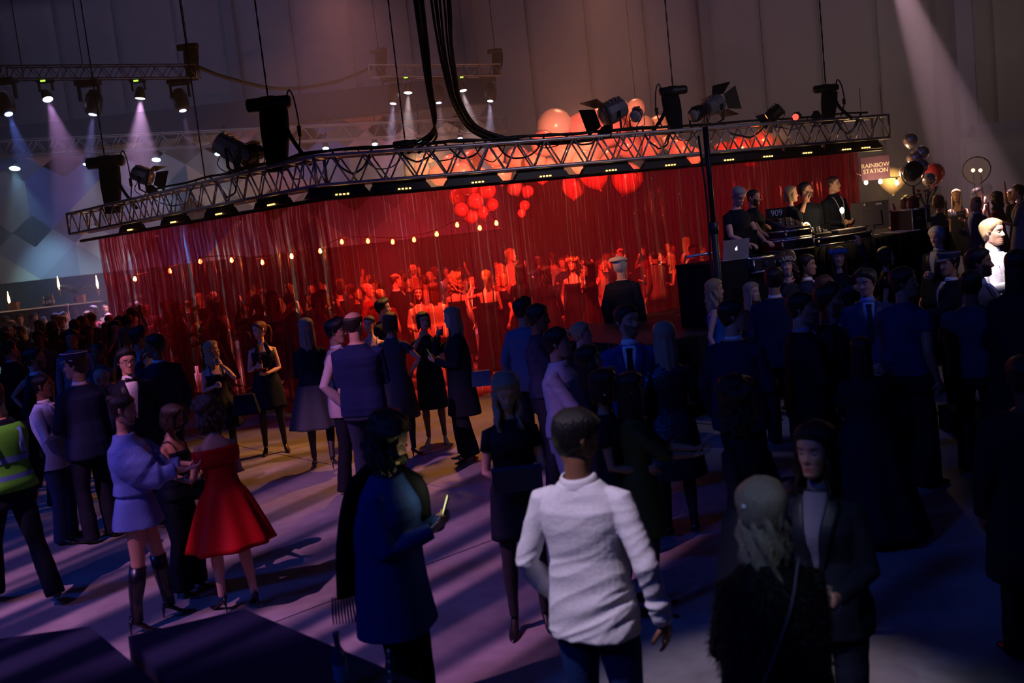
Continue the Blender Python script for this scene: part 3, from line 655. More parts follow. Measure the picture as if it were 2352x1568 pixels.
# slabs with open joints, turned to the joint seen beside the dancers' feet
ja = atz(470, 1008, 0); jb = atz(800, 1075, 0); jd = (jb - ja)[:2]; ja_ = math.atan2(jd[1], jd[0])
g = G(); S = 7.5; g.box((0, 0, -.011), (S - .02, S - .02, .022)); slab = g.mesh('floor_slab', [FL], False)
for i in range(-4, 5):
    for j in range(-4, 6):
        c = ja[:2] + rotz(ja_)[:2, :2] @ np.array([(i + .5) * S, (j + .5) * S])
        if -30 < c[0] < 30 and -2 < c[1] < 36: 
            o = obj('slab', slab, floor, mw=Matrix.Translation((c[0], c[1], 0)) @ Matrix.Rotation(ja_, 4, 'Z'))
WALLM = mat('wall_cloth', (.26, .23, .25), .85, bump=.15, bscale=3, var=.12)
YB = 36.0
g = G(); g.box((2, YB + .5, 8), (64, .2, 16)); wb = struct('wall_back', g, WALLM)
# hanging wall panels with seams and ribs
rs = np.random.RandomState(3)
xs = np.arange(-28, 33, 2.05)
for i, x in enumerate(xs):
    R = []; w = 2.02
    for z in (0.02, 5.3, 10.6, 15.9):
        t = np.linspace(-w / 2, w / 2, 9); y = .012 * np.cos(t / w * 2 * PI) + .006 * rs.rand(9)
        R.append(np.vstack([np.stack([x + t, YB - .05 - y, np.full(9, z)], -1), np.stack([x + t[::-1], np.full(9, YB + .1), np.full(9, z)], -1)]))
    g = G(); g.loft(np.array(R)); obj('panel', g.mesh('panel', [WALLM]), wb)
    if i % 4 == 1:
        g = G(); g.box((x + 1.02, YB - .28, 8), (.34, .45, 15.9)); obj('rib', g.mesh('rib', [mat('rib', (.16, .14, .17), .8)], False), wb)
    for z in (5.3, 8.3, 11.3):
        if i % 4 == 0: pass
DW = mat('dark_wall', (.12, .12, .15), .9, bump=.1, bscale=4)
g = G(); g.box((-30, 17, 8), (.2, 46, 16)); struct('wall_left', g, DW)
g = G(); g.box((34, 17, 8), (.2, 46, 16)); struct('wall_right', g, DW)
g = G(); g.box((2, -6, 8), (64, .2, 16)); struct('wall_front', g, DW)
g = G(); g.box((2, 17, 16.1), (64, 46, .2)); struct('ceiling', g, DW)
# column, header beam and dark sliding door at the far side beyond the balloons
p = aty(2214, 200, 33)
g = G(); g.box((p[0], 33, 8), (.55, .5, 15.9)); g.box((p[0] + .42, 33.1, 8), (.06, .3, 15.9)); struct('column_1', g, mat('column', (.10, .09, .16), .8))
q = aty(2240, 298, 32.4)
g = G(); g.box((q[0] + 6, 32.4, q[2] - .1), (12.2, .3, .5)); struct('beam_1', g, mat('column', (.10, .09, .16), .8))
q2 = aty(2195, 320, 31.5)
g = G(); g.box((q2[0] + 4.2, 31.6, q2[2] / 2), (8.2, .25, q2[2])); dr = struct('door_1', g, mat('door', (.10, .10, .13), .7))
for k in range(4):
    g = G(); g.box((q2[0] + 1.2 + k * 2.0, 31.44, q2[2] / 2), (1.86, .07, q2[2] - .4)); obj('panel', g.mesh('door_panel', [mat('door2', (.13, .13, .16), .7)], False), dr)

# ------------------------------------------------------------------ printed backdrop behind the bar
MUR = mat('mural', (1, 1, 1), .8, attr=True)
def mural():
    YM = 31.0; x0, x1 = aty(-60, 500, YM)[0], aty(1150, 500, YM)[0]; z0, z1 = 2.55, 6.35
    pal = [(.10, .14, .45), (.26, .25, .32), (.38, .33, .34), (.55, .22, .26), (.48, .42, .36), (.22, .24, .28), (.30, .32, .44), (.52, .46, .40), (.42, .26, .38), (.14, .24, .42)]
    a = 2.0; h = a * .62; r = np.random.RandomState(11); g = G(); V2 = lambda P: np.array([[min(max(x, x0), x1), YM, min(max(z, z0), z1)] for x, z in P])
    row = 0; z = z0 - a
    while z < z1 + a:
        x = x0 - a + (row % 2) * h
        while x < x1 + 2 * a:
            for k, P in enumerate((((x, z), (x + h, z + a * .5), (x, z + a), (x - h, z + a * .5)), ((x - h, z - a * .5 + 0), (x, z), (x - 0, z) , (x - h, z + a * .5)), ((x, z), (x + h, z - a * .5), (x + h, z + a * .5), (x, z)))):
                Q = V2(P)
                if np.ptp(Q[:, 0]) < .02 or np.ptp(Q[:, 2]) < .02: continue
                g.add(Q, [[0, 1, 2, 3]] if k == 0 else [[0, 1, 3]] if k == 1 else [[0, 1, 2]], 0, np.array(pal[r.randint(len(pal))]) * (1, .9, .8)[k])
            x += 2 * h
        z += a; row += 1
    g.box(((x0 + x1) / 2, YM + .09, (z0 + z1) / 2), (x1 - x0 + .1, .16, z1 - z0 + .1), col=(.12, .11, .13))
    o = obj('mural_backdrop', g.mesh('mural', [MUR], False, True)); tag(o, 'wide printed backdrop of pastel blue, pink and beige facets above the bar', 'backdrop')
    g = G(); g.box(((x0 + x1) / 2, YM - .1, z1 + .45), (x1 - x0 + .4, .5, .8)); o = obj('fascia_board', g.mesh('fascia', [mat('fascia', (.012, .016, .05), .8)], False)); tag(o, 'long dark blue fascia board running along the top of the faceted backdrop', 'board')
    g = G(); g.box(((x0 + x1) / 2, YM - .0, z0 / 2), (x1 - x0 + .2, .12, z0 - .02)); o = obj('bar_back_screen', g.mesh('bar_back', [BLACKCLOTH], False)); tag(o, 'black cloth screen hung below the faceted backdrop behind the bar shelf', 'screen')
mural()

# ------------------------------------------------------------------ trusses
TUBE = {}
def unit_tube(r, n=8):
    k = (r, n)
    if k not in TUBE:
        g = G(); g.loft(np.array([[(r * math.cos(t), r * math.sin(t), z) for t in np.arange(n) * 2 * PI / n] for z in (0, 1)])); TUBE[k] = g
    return TUBE[k]
TM = {}
def bar(name, a, b, r, m, parent, n=8):
    a = Vector(a); b = Vector(b); k = (r, m.name, n)
    if k not in TM: TM[k] = unit_tube(r, n).mesh(name, [m])
    d = b - a
    return obj(name, TM[k], parent, mw=Matrix.Translation(a) @ d.to_track_quat('Z', 'Y').to_matrix().to_4x4() @ Matrix.Diagonal((1, 1, d.length, 1)))
def truss(label, path, size, r, step, m, group=None, rb=None, every=True, name='lighting_truss'):
    path = [np.array(p, float) for p in path]; root = thing(name, label, 'truss', tuple(path[0]), group=group); O = path[0]; rb = rb or r * .55; h = size / 2
    def nrm(i):
        d = path[min(i + 1, len(path) - 1)] - path[max(i - 1, 0)]; d[2] = 0; d /= np.linalg.norm(d); n = np.array([-d[1], d[0], 0])
        if 0 < i < len(path) - 1:
            e = path[i + 1] - path[i]; e[2] = 0; e /= np.linalg.norm(e); n /= max(abs(n @ np.array([-e[1], e[0], 0])), .3)
        return n
    C = {}
    for s1 in (-1, 1):
        for s2 in (-1, 1): C[s1, s2] = [p + nrm(i) * h * s1 + np.array([0, 0, h * s2]) - O for i, p in enumerate(path)]
    for i in range(len(path) - 1):
        L = np.linalg.norm(path[i + 1] - path[i]); n = max(2, int(round(L / step))); 
        for k in C: bar('chord', C[k][i], C[k][i + 1], r, m, root, 10)
        P = lambda k, t: C[k][i] * (1 - t) + C[k][i + 1] * t
        for j in range(n):
            t0, t1 = j / n, (j + 1) / n; tm = (t0 + t1) / 2
            for s1 in (-1, 1):
                bar('brace', P((s1, -1), t0), P((s1, 1), tm), rb, m, root, 6); bar('brace', P((s1, 1), tm), P((s1, -1), t1), rb, m, root, 6)
            if every:
                for s2 in (-1,): bar('brace', P((-1, s2), t0), P((1, s2), t1), rb, m, root, 6)
                bar('brace', P((-1, 1), tm), P((1, 1), tm), rb, m, root, 6)
        for t in ([0, 1] if i == 0 else [1]):
            for a_, b_ in (((-1, -1), (-1, 1)), ((1, -1), (1, 1)), ((-1, -1), (1, -1)), ((-1, 1), (1, 1))): bar('end_frame', P(a_, t), P(b_, t), r * .95, m, root, 10)
    return root
TZ = 3.62; TS = .40
TA, TB, TC = np.array([-8.55, 20.6, TZ - .02]), np.array([-2.42, 14.25, TZ]), np.array([7.15, 18.5, TZ])
truss('large aluminium box truss bent across the hall above the red strip curtain', [TA, TB, TC], TS, .026, .48, ALU)
TP = [TA * (1 - t) + TB * t for t in np.linspace(0, 1, 400)] + [TB * (1 - t) + TC * t for t in np.linspace(0, 1, 600)]
TPX = {}
def tp(px, z=TZ, off=0.):
    """the point of the truss line seen at image column px, at height z; off metres towards the audience"""
    if z not in TPX: TPX[z] = np.array([proj((p[0], p[1], z))[0] for p in TP])
    i = int(np.argmin(abs(TPX[z] - px))); p = TP[i].copy(); d = (TB - TA) if i < 400 else (TC - TB); d = d / np.linalg.norm(d); n = np.array([d[1], -d[0], 0]); p = p + n * off; p[2] = z; return p, d, n
DIM = mat('dim_aluminium', (.22, .21, .26), .5, .6)
truss('long thin truss crossing behind the fascia lamps above the backdrop', [aty(-40, 345, 27), aty(1160, 285, 29)], .40, .022, .55, DIM, every=False)
truss('short high truss with chain motor at its end carrying five stage lamps', [aty(10, 168, 24), aty(455, 165, 24)], .30, .018, .4, DIM, every=False)
truss('short high truss between two chain motors carrying small downlights', [aty(850, 165, 27), aty(1150, 162, 27)], .30, .018, .4, DIM, every=False)

def chain(parent, P, top=15.9, r=.016, name='chain'):
    n = 46; z = np.linspace(0, top - P[2], n * 2); q = np.arange(n * 2)
    g = G(); g.tube(np.stack([P[0] + 0 * z, P[1] + 0 * z, P[2] + z], -1), [(r, r * .5) if k % 2 else (r * .5, r) for k in q], 5); return obj(name, g.mesh('chain', [BLACKMETAL]), parent)
BAGM = mat('hoist_bag', (.006, .007, .012), .85, bump=.4, bscale=14, spec=.1)
def hoist(px, ytop, ybot, Y, label, w=.62, bag=.34, flip=1, group=None, strap=True, lab_tag=False):
    a = aty(px, ytop, Y); b = aty(px, ybot, Y); H_ = a[2] - b[2]; root = thing('chain_hoist', label, 'hoist', (a[0], Y, b[2]), group=group)
    r = w * .16; g = G(); R = roty(PI / 2) @ rotx(0)
    g.lathe([(r * .7, -w / 2), (r * .98, -w / 2 + .02), (r, -w * .18), (r * 1.12, -w * .15), (r * 1.12, w * .12), (r, w * .15), (r * .96, w / 2 - .03), (r * .7, w / 2)], 16, (0, 0, H_ - r), R=roty(PI / 2))
    obj('motor', g.mesh('motor', [BLACKMETAL]), root)
    g = G(); bw = bag; k = 9; rings = []
    for i in range(k):
        t = i / (k - 1); rings.append(ring(bw * (.52 - .10 * t + .04 * math.sin(t * 5)), bw * .36, 0, -.05 + (H_ - r * 1.4) * (1 - t) * 1.0, 16, 3.2)[:, :] + np.array([flip * .06 * (1 - t) - .0, 0, 0]))
    g.loft(np.array(rings)[::-1]); obj('chain_bag', g.mesh('chain_bag', [BAGM]), root)
    if strap:
        g = G(); g.tube(spline([(flip * bw * .5, -.05, H_ * .62), (flip * bw * .75, -.05, H_ * .35), (flip * (bw * .75 + .22), -.05, -.02)], 5), [(.03, .012)] * 11, 6); obj('strap', g.mesh('strap', [BLACKCLOTH]), root)
        g = G(); g.tube(spline([(flip * w * .42, 0, H_ - .02), (flip * w * .5, 0, H_ + .06), (flip * (w * .5 + .06), -.02, H_ * .9), (flip * (w * .5 + .08), -.03, H_ * .45), (flip * (w * .5), -.03, .05)], 6), .012, 6); obj('motor_cable', g.mesh('motor_cable', [RUBBER]), root)
        g = G(); g.tube([(flip * (w * .5 + .075), -.03, H_ * .55), (flip * (w * .5 + .075), -.03, H_ * .4)], .03, 8); obj('connector', g.mesh('connector', [RUBBER]), root)
    chain(root, np.array([0, 0, H_ - .02]), 15.9 - b[2]); return root
def tY(px): return tp(px, 3.9)[0][1]
hoist(240, 358, 486, tY(240), 'black chain motor with tall cloth bag at the far low end of the bent truss', .72, .36, 1)
hoist(615, 222, 388, tY(615), 'largest black chain motor with bag and hanging plug beside the double spotlights', .66, .40, 1)
hoist(930, 322, 400, tY(930) + 1.6, 'small chain motor half sunk behind the truss under the cable bundle', .40, .2, 1, strap=False)
hoist(1545, 198, 300, tY(1545), 'black chain motor with bag next to the pink balloon cluster', .46, .28, -1)
hoist(1896, 194, 278, tY(1896), 'black chain motor with bag near the far end of the truss by the orange lamps', .44, .26, 1)
hoist(430, 100, 180, 24, 'dim chain motor hanging at the end of the high truss', .50, .32, 1, strap=False)
hoist(868, 110, 172, 27, 'dim chain motor on the cable side of the second high truss', .45, .3, 1, strap=False)
hoist(1136, 112, 168, 27, 'dim chain motor on the outer end of the second high truss', .40, .28, 1, strap=False)

# thin lines that only hang: steel wires from the roof
def wire(px0, y0, px1, y1, Y, label, r=.012):
    b = aty(px1, y1, Y); root = obj('hanging_wire', None); return root
def cable_obj(P, r, label, cat='cable', group=None, n=6, m=None, name='cable', k=8):
    g = G(); g.tube(spline(P, k), r, n); o = obj(name, g.mesh(name, [m or RUBBER])); tag(o, label, cat, group); return o
for i, (px, py, Y, lb) in enumerate([(56, 190, 24, 'thin steel wire holding the high truss beside the outermost dark lamp'), (190, 150, 24, 'thin steel wire meeting the high truss at its cable heap'),
                               (472, 415, 17.5, 'thin steel wire dropping to the truss between the low chain motor and the double spotlights'), (1460, 240, 24, 'faint cable line in front of the wall rib above the balloons')]):
    b = aty(px, py, Y); cable_obj([b, b + (0, 0, 3), (b[0], b[1], 15.9)], .012, lb, 'wire', name='steel_wire', n=5, k=2)
d0 = aty(450, 152, 24); d1 = aty(855, 155, 27); mids = [aty(520, 178, 24.5), aty(640, 203, 25.3), aty(760, 190, 26.3)]
cable_obj([d0] + mids + [d1], .05, 'thick sagging black cable loop slung between the two high trusses', n=8)
# fold of cables falling from the roof onto the truss
rs = np.random.RandomState(5)
Yc = 14.2
for i in range(11):
    o1 = rs.randn() * .03; o2 = rs.randn() * .03; left = i < 4
    if left: pts = [(946 + i * 7, -40), (965 + i * 6, 100), (980 + i * 4, 200), (995 + i * 2, 280), (1000 - i * 9, 318), (960 - i * 24, 352)]
    else: pts = [(958 + i * 7, -40), (985 + i * 5, 90), (1005 + i * 4, 170), (1030 + i * 3, 240), (1062 + i * 5, 300), (1105 + i * 14, 330), (1180 + i * 18, 322)]
    P = []
    for k, (x, y) in enumerate(pts):
        v = min(k / 4, 1); YY = (Yc - .4) * (1 - v) + v * (tY(min(max(x, 760), 1900)) + .06 * (i % 3)); P.append(aty(x + o1 * 60, y, YY))
    P.insert(0, P[0] + (P[0] - P[1]) * 4 * .5 + np.array([0, 0, 2.])); P.insert(0, (P[0][0], P[0][1], 15.9))
    cable_obj(P, .017 + .006 * rs.rand(), 'black power cable in the thick bundle dropping from the roof onto the truss', group='cable bundle falling onto the truss', n=7)
# cables lying along the truss top, with loops
for i in range(9):
    x0 = 330 + i * 150 + rs.randint(60); x1 = x0 + 380; P = []
    if i >= 8: x1 = 1990
    for x in np.linspace(x0, min(x1, 1990), 9):
        p = tp(x, 3.86)[0]; p[2] = 3.86 + .035 * rs.rand() + .03; p[1] += .12 * (rs.rand() - .5); P.append(p)
    cable_obj(P, .02, 'black cable tied along the top of the bent truss', group='cables lying along the truss top', k=5)
for i, x in enumerate([420, 540, 700, 800, 870, 950, 1010, 1060, 1115, 1180, 1250, 1330, 1420, 1500, 1560, 1700, 1800, 1930]):
    w = 60 + rs.randint(60); dp = .18 + .2 * rs.rand(); P = []
    for k, t in enumerate(np.linspace(0, 1, 7)):
        p = tp(x + w * (t - .5), 3.86, .1 + .12 * rs.rand())[0]; p[2] = 3.88 - dp * math.sin(t * PI) ** .7 + .02 * rs.rand(); P.append(p)
    cable_obj(P, .009 + .006 * (i % 2), 'thin black cable looped down through the bent truss', group='cable loops in the bent truss', k=5, n=5)

# ------------------------------------------------------------------ lamps
LENS_OFF = mat('lens', (.25, .26, .32), .1, 0, spec=.8)
GREYB = mat('lamp_housing', (.20, .20, .26), .4, .5)
def frame(fwd, up=(0, 0, 1)):
    f = np.array(fwd, float); f /= np.linalg.norm(f); r = np.cross(f, up); r /= np.linalg.norm(r); u = np.cross(r, f); return np.stack([r, f, u], 1)   # local x right, y forward, z up
def fresnel(P, fwd, s, label, doors=True, m=GREYB, lens=None, base=None):
    """studio spotlight: ribbed housing, lens, four barn doors, yoke, hook clamp"""
    P = np.array(P, float); root = thing('stage_spotlight', label, 'spotlight', tuple(P)); F = frame(fwd)
    g = G(); prof = [(.10, -.20), (.13, -.19), (.135, -.05), (.15, -.04), (.15, .12), (.135, .14)]
    Rm = F @ rotx(-PI / 2)
    g.lathe([(r * s, z * s) for r, z in prof], 10, (0, 0, 0), R=Rm)
    obj('housing', g.mesh('housing', [m], False), root)
    g = G()
    for k in range(4): g.box(F @ np.array((0, (-.15 + .06 * k) * s, .145 * s)), (.16 * s, .022 * s, .03 * s), R=F)
    obj('vent', g.mesh('vent', [m], False), root)['kind'] = 'stuff'
    g = G(); g.lathe([(.118 * s, .12 * s), (.115 * s, .15 * s), (.07 * s, .165 * s), (.01 * s, .17 * s)], 14, R=Rm); obj('lens', g.mesh('lens', [lens or LENS_OFF]), root)
    if doors:
        for k in range(4):
            a = k * PI / 2; Rk = F @ roty(a); w0, w1, L = .12 * s, .19 * s, .20 * s; op = .75
            V = []
            for dz in (0, .008 * s): V += [(-w0, .15 * s, .125 * s + dz), (w0, .15 * s, .125 * s + dz), (w1, .15 * s + L * math.cos(op), .125 * s + L * math.sin(op) + dz), (-w1, .15 * s + L * math.cos(op), .125 * s + L * math.sin(op) + dz)]
            g = G(); g.add(np.array(V) @ Rk.T, [[3, 2, 1, 0], [4, 5, 6, 7], [0, 1, 5, 4], [1, 2, 6, 5], [2, 3, 7, 6], [3, 0, 4, 7]]); obj('barn_door', g.mesh('barn_door', [BLACKMETAL], False), root)
    g = G(); hy = -.30 * s; ax = F[:, 0] * .17 * s
    bz = (base - P) if base is not None else np.array((0, 0, -.38 * s)); 
    g.tube([ax, ax + (0, 0, hy * .8), (0, 0, hy), -ax + (0, 0, hy * .8), -ax], [(.02 * s, .008 * s)] * 5, 6); obj('yoke', g.mesh('yoke', [BLACKMETAL]), root)
    g = G(); g.tube([(0, 0, hy), (bz[0], bz[1], bz[2])], .016, 8); obj('spigot', g.mesh('spigot', [ALU]), root)
    g = G(); c = F @ np.array((0, -.2 * s, 0)); g.tube(spline([c, c + (.05, 0, -.12 * s), c + (-.04, 0, -.3 * s), np.array(bz)], 5), .008, 5); obj('power_cord', g.mesh('power_cord', [RUBBER]), root)
    return root
def onT(px, py, off=0.): 
    Yq = tp(px, 3.95, off)[0]; return aty(px, py, Yq[1])
def TB_(px): p = tp(px, 3.83)[0]; return p
GLOW = lambda c, s: emis('lamp_glow', c, s)
fresnel(onT(330, 404), (.8, -.25, -.35), 1.0, 'grey barn door spotlight turned to the curtain beside the low chain motor', base=TB_(330))
fresnel(onT(530, 342), (.8, -.1, -.55), 1.25, 'large grey barn door spotlight tilted steeply left of the biggest chain motor', base=TB_(535))
fresnel(onT(578, 352), (-.6, -.7, -.1), .85, 'black barrel spotlight squeezed between the big grey one and the chain motor', False, BLACKMETAL, base=TB_(572))
fresnel(onT(1405, 258), (-.75, -.45, -.30), 1.2, 'spotlight with red lit barn doors in front of the pink balloons', True, GREYB, base=TB_(1410))
fresnel(onT(1462, 264), (-.3, -.8, -.3), .7, 'small shiny spotlight on a short post before the balloon cluster', False, CHROME, base=TB_(1465))
fresnel(onT(1640, 242), (.7, .5, .25), 1.05, 'grey spotlight aimed away on top of the upright black stand', True, GREYB, base=TB_(1640))
fresnel(onT(1600, 262), (-.6, -.7, -.2), .8, 'dark barrel spotlight clamped where the stand meets the truss', False, BLACKMETAL, base=TB_(1605))
fresnel(onT(1778, 262), (-.7, .35, -.5), .8, 'spotlight glowing orange red beside a round red lamp', True, BLACKMETAL, GLOW((1, .16, .03), 9), base=TB_(1778))
fresnel(onT(1830, 268), (-.55, -.8, -.1), .5, 'small round lamp with red lens on the truss near its far end', False, BLACKMETAL, GLOW((1, .07, .05), 2.2), base=TB_(1832))
fresnel(onT(1875, 268), (.3, .9, 0), .6, 'rounded black lamp facing away next to the far chain motor', False, BLACKMETAL, base=TB_(1875))

def batten(px, label, w=.95, nl=4, lit=1.0):
    p, d, n = tp(px, 3.30, .10); a = math.atan2(d[1], d[0]); root = thing('led_batten', label, 'batten light', tuple(p), a, 'long black batten lights under the bent truss')
    g = G(); g.box((0, 0, 0), (w, .12, .10), taper=.85); obj('housing', g.mesh('housing', [BLACKMETAL], False), root)
    g = G(); g.box((0, -.0, .075), (w * .85, .05, .05)); obj('bracket', g.mesh('bracket', [BLACKMETAL], False), root)
    for k in range(nl):
        g = G(); g.box(((k - nl / 2 + .5) * .055 + (.05), -.066, -.025), (.028, .012, .02)); obj('indicator', g.mesh('indicator', [emis('indicator', (1, .55, .12), 5 * lit)], False), root)
    for sx in (-1, 1):
        g = G(); g.tube([(sx * w * .3, 0, .04), (sx * w * .3, 0, .14)], .02, 6); obj('clamp', g.mesh('clamp', [BLACKMETAL]), root)
    return root
for px, w_ in ((315, 'under the grey spotlight at the low end of the truss'), (415, 'halfway between the low end motor and the tilted grey spotlight'), (520, 'below the big tilted grey spotlight'), (640, 'below the largest chain motor'), (770, 'right at the bend of the truss'), (912, 'under the small sunken chain motor'), (1080, 'under the spot where the cable bundle lands'), (1235, 'under the edge of the balloon cluster'), (1385, 'below the red lit barn doors'), (1520, 'below the motor by the balloons'), (1655, 'just past the lighting stand'), (1745, 'above the two men at the laptop'), (1835, 'above the blonde on stage'), (1925, 'above the lanyard man'), (1968, 'at the far end of the truss')):
    batten(px, 'batten light with amber lamps ' + w_)
for i in range(14):   # black skirt rail the curtain hangs from
    pass
p1, p2 = TA + (TB - TA) * .085, TB; 
rail = thing('curtain_rail', 'black rail under the bent truss that carries the red strips', 'rail', (0, 0, 3.24))
bar('tube', (TA[0], TA[1], 0), (TB[0], TB[1], 0), .03, BLACKMETAL, rail); bar('tube', (TB[0], TB[1], 0), (TC[0], TC[1], 0), .03, BLACKMETAL, rail)

# ------------------------------------------------------------------ red strip curtain
def film():
    m = bpy.data.materials.new('red_film'); m.use_nodes = True; nt = m.node_tree; nt.nodes.clear(); o = nt.nodes.new('ShaderNodeOutputMaterial')
    t = nt.nodes.new('ShaderNodeBsdfTransparent'); t.inputs[0].default_value = (.93, .30, .36, 1)
    gl = nt.nodes.new('ShaderNodeBsdfGlossy'); gl.inputs[0].default_value = (1, .50, .42, 1); gl.inputs[1].default_value = .13
    tr = nt.nodes.new('ShaderNodeBsdfTranslucent'); tr.inputs[0].default_value = (.8, .05, .14, 1)
    df = nt.nodes.new('ShaderNodeBsdfDiffuse'); df.inputs[0].default_value = (.8, .05, .14, 1)
    lw = nt.nodes.new('ShaderNodeFresnel'); lw.inputs[0].default_value = 1.45
    m1 = nt.nodes.new('ShaderNodeMixShader'); m1.inputs[0].default_value = .5; nt.links.new(tr.outputs[0], m1.inputs[1]); nt.links.new(df.outputs[0], m1.inputs[2])
    m2 = nt.nodes.new('ShaderNodeMixShader'); m2.inputs[0].default_value = .17; nt.links.new(t.outputs[0], m2.inputs[1]); nt.links.new(m1.outputs[0], m2.inputs[2])
    m3 = nt.nodes.new('ShaderNodeMixShader'); mc = nt.nodes.new('ShaderNodeMath'); mc.operation = 'MINIMUM'; mc.inputs[1].default_value = .26; nt.links.new(lw.outputs[0], mc.inputs[0]); nt.links.new(mc.outputs[0], m3.inputs[0]); nt.links.new(m2.outputs[0], m3.inputs[1]); nt.links.new(gl.outputs[0], m3.inputs[2])
    tc = nt.nodes.new('ShaderNodeTexCoord'); mp = nt.nodes.new('ShaderNodeMapping'); mp.inputs['Scale'].default_value = (30, 30, 5); nz = nt.nodes.new('ShaderNodeTexNoise'); nz.inputs['Scale'].default_value = 1.2; nz.inputs['Detail'].default_value = 3
    nt.links.new(tc.outputs['Object'], mp.inputs[0]); nt.links.new(mp.outputs[0], nz.inputs['Vector']); bp = nt.nodes.new('ShaderNodeBump'); bp.inputs['Strength'].default_value = .9; bp.inputs['Distance'].default_value = .03
    nt.links.new(nz.outputs[0], bp.inputs['Height']); nt.links.new(bp.outputs[0], gl.inputs['Normal'])
    nt.links.new(m3.outputs[0], o.inputs[0]); return m
FILM = film(); CZ = 3.24
SM = []
for v in range(9):
    r = np.random.RandomState(50 + v); kz = 14; V = []; wd = .135
    zs = np.linspace(0, -(CZ - .04 - .05 * r.rand()), kz)
    tw = np.cumsum(r.randn(kz) * .07); tw -= np.linspace(tw[0], tw[-1], kz) * .6; cu = .010 * r.randn(kz); dy = np.cumsum(r.randn(kz) * .006)
    dy[0] = 0; tw[0] *= .2
    for i in range(kz):
        for j in range(4):
            u = (j / 3 - .5) * wd; V.append((u * math.cos(tw[i]), u * math.sin(tw[i]) + dy[i] + cu[i] * math.cos(j / 3 * 2 * PI) , zs[i]))
    g = G(); F = [[i * 4 + j, i * 4 + j + 1, i * 4 + j + 5, i * 4 + j + 4] for i in range(kz - 1) for j in range(3)]; g.add(V, F); SM.append(g.mesh('strip', [FILM]))
cur = thing('strip_curtain', 'long see-through red plastic strip curtain hanging from the bent truss', 'curtain', (0, 0, CZ))
LA = np.linalg.norm(TB - TA); LB = np.linalg.norm(TC - TB); r = np.random.RandomState(9)
for (A_, B_, f0, f1) in ((TA, TB, .10, 1.0), (TB, TC, 0.0, .938)):
    L = np.linalg.norm(B_ - A_); n = int(L * (f1 - f0) / .070); d = (B_ - A_) / L; a = math.atan2(d[1], d[0])
    n = min(n, 190 if L > 9.5 else 105)
    for i in range(n):
        p = A_ + (B_ - A_) * (f0 + (f1 - f0) * (i + .5) / n); 
        obj('strip', SM[r.randint(9)], cur, mw=Matrix.Translation((p[0], p[1] + r.randn() * .012, 0)) @ Matrix.Rotation(a + r.randn() * .12, 4, 'Z'))

# ------------------------------------------------------------------ stage haze filling the back of the hall
hz = bpy.data.materials.new('haze'); hz.use_nodes = True; nt = hz.node_tree; nt.nodes.clear(); o_ = nt.nodes.new('ShaderNodeOutputMaterial'); vs = nt.nodes.new('ShaderNodeVolumeScatter')
vs.inputs['Color'].default_value = (.9, .85, .9, 1); vs.inputs['Density'].default_value = HAZE; vs.inputs['Anisotropy'].default_value = .2; nt.links.new(vs.outputs[0], o_.inputs['Volume'])
g = G(); g.box((2, 25.3, 7.98), (61.5, 21.2, 15.9)); o = obj('haze', g.mesh('haze', [hz], False)); o['kind'] = 'stuff'; o['label'] = 'thin stage haze filling the back half of the hall'; o['category'] = 'haze'
BEAM = 8.0
# ------------------------------------------------------------------ bare bulbs strung behind the curtain
def bulb(P, s, label, group, es=60, c=(1, .42, .08)):
    root = thing('light_bulb', label, 'bulb', tuple(P), group=group)
    g = G(); g.lathe([(.004, -.06), (.03, -.045), (.042, -.015), (.034, .02), (.018, .05), (.016, .06)], 10); o = obj('glass', g.mesh('bulb_glass', [emis('bulb_glow', c, es)]), root); o.scale = (s, s, s)
    g = G(); g.lathe([(.018, .055), (.02, .06), (.02, .10), (.01, .115)], 8); o = obj('socket', g.mesh('socket', [BLACKMETAL]), root); o.scale = (s, s, s)
    return root
BP = [(310, 640, 25), (390, 622, 24), (460, 600, 24), (532, 597, 24), (603, 602, 24), (670, 588, 24), (735, 576, 24), (785, 555, 23.5), (845, 553, 23.5), (902, 555, 23.5), (951, 550, 23.5), (1003, 537, 23.5), (1050, 516, 23), (1102, 523, 23), (1140, 512, 23), (1183, 655, 22)]
for i, (x, y, Y) in enumerate(BP[:15]): bulb(aty(x, y, Y), 1.05, 'warm bare bulb in the festoon string glowing behind the red strips', 'festoon bulbs behind the red curtain', 70)
cable_obj([aty(x, y - 9, Y) for x, y, Y in BP[:15]], .012, 'festoon cable that carries the warm bulbs behind the red curtain', 'cable', name='festoon_cable', k=3)
for i, (x, y) in enumerate([(1989, 418), (2022, 416), (2060, 419)]):
    bulb(aty(x, y, 21), .95, ['bright bare bulb just past the curtain edge under the sign', 'bare bulb glowing between the curtain edge bulb and the large pale balloon', 'brightest bare bulb glowing in front of the pale balloon above the monitor'][i], 'bulbs beside the sign', 120, (1, .62, .22))
cable_obj([aty(1960, 395, 20.6)] + [aty(x, y - 12, 21) for x, y in ((1989, 418), (2022, 416), (2060, 419))] + [aty(2125, 395, 20.4)], .01, 'thin cable carrying the three bulbs beside the sign', 'cable', name='bulb_cable', k=4)
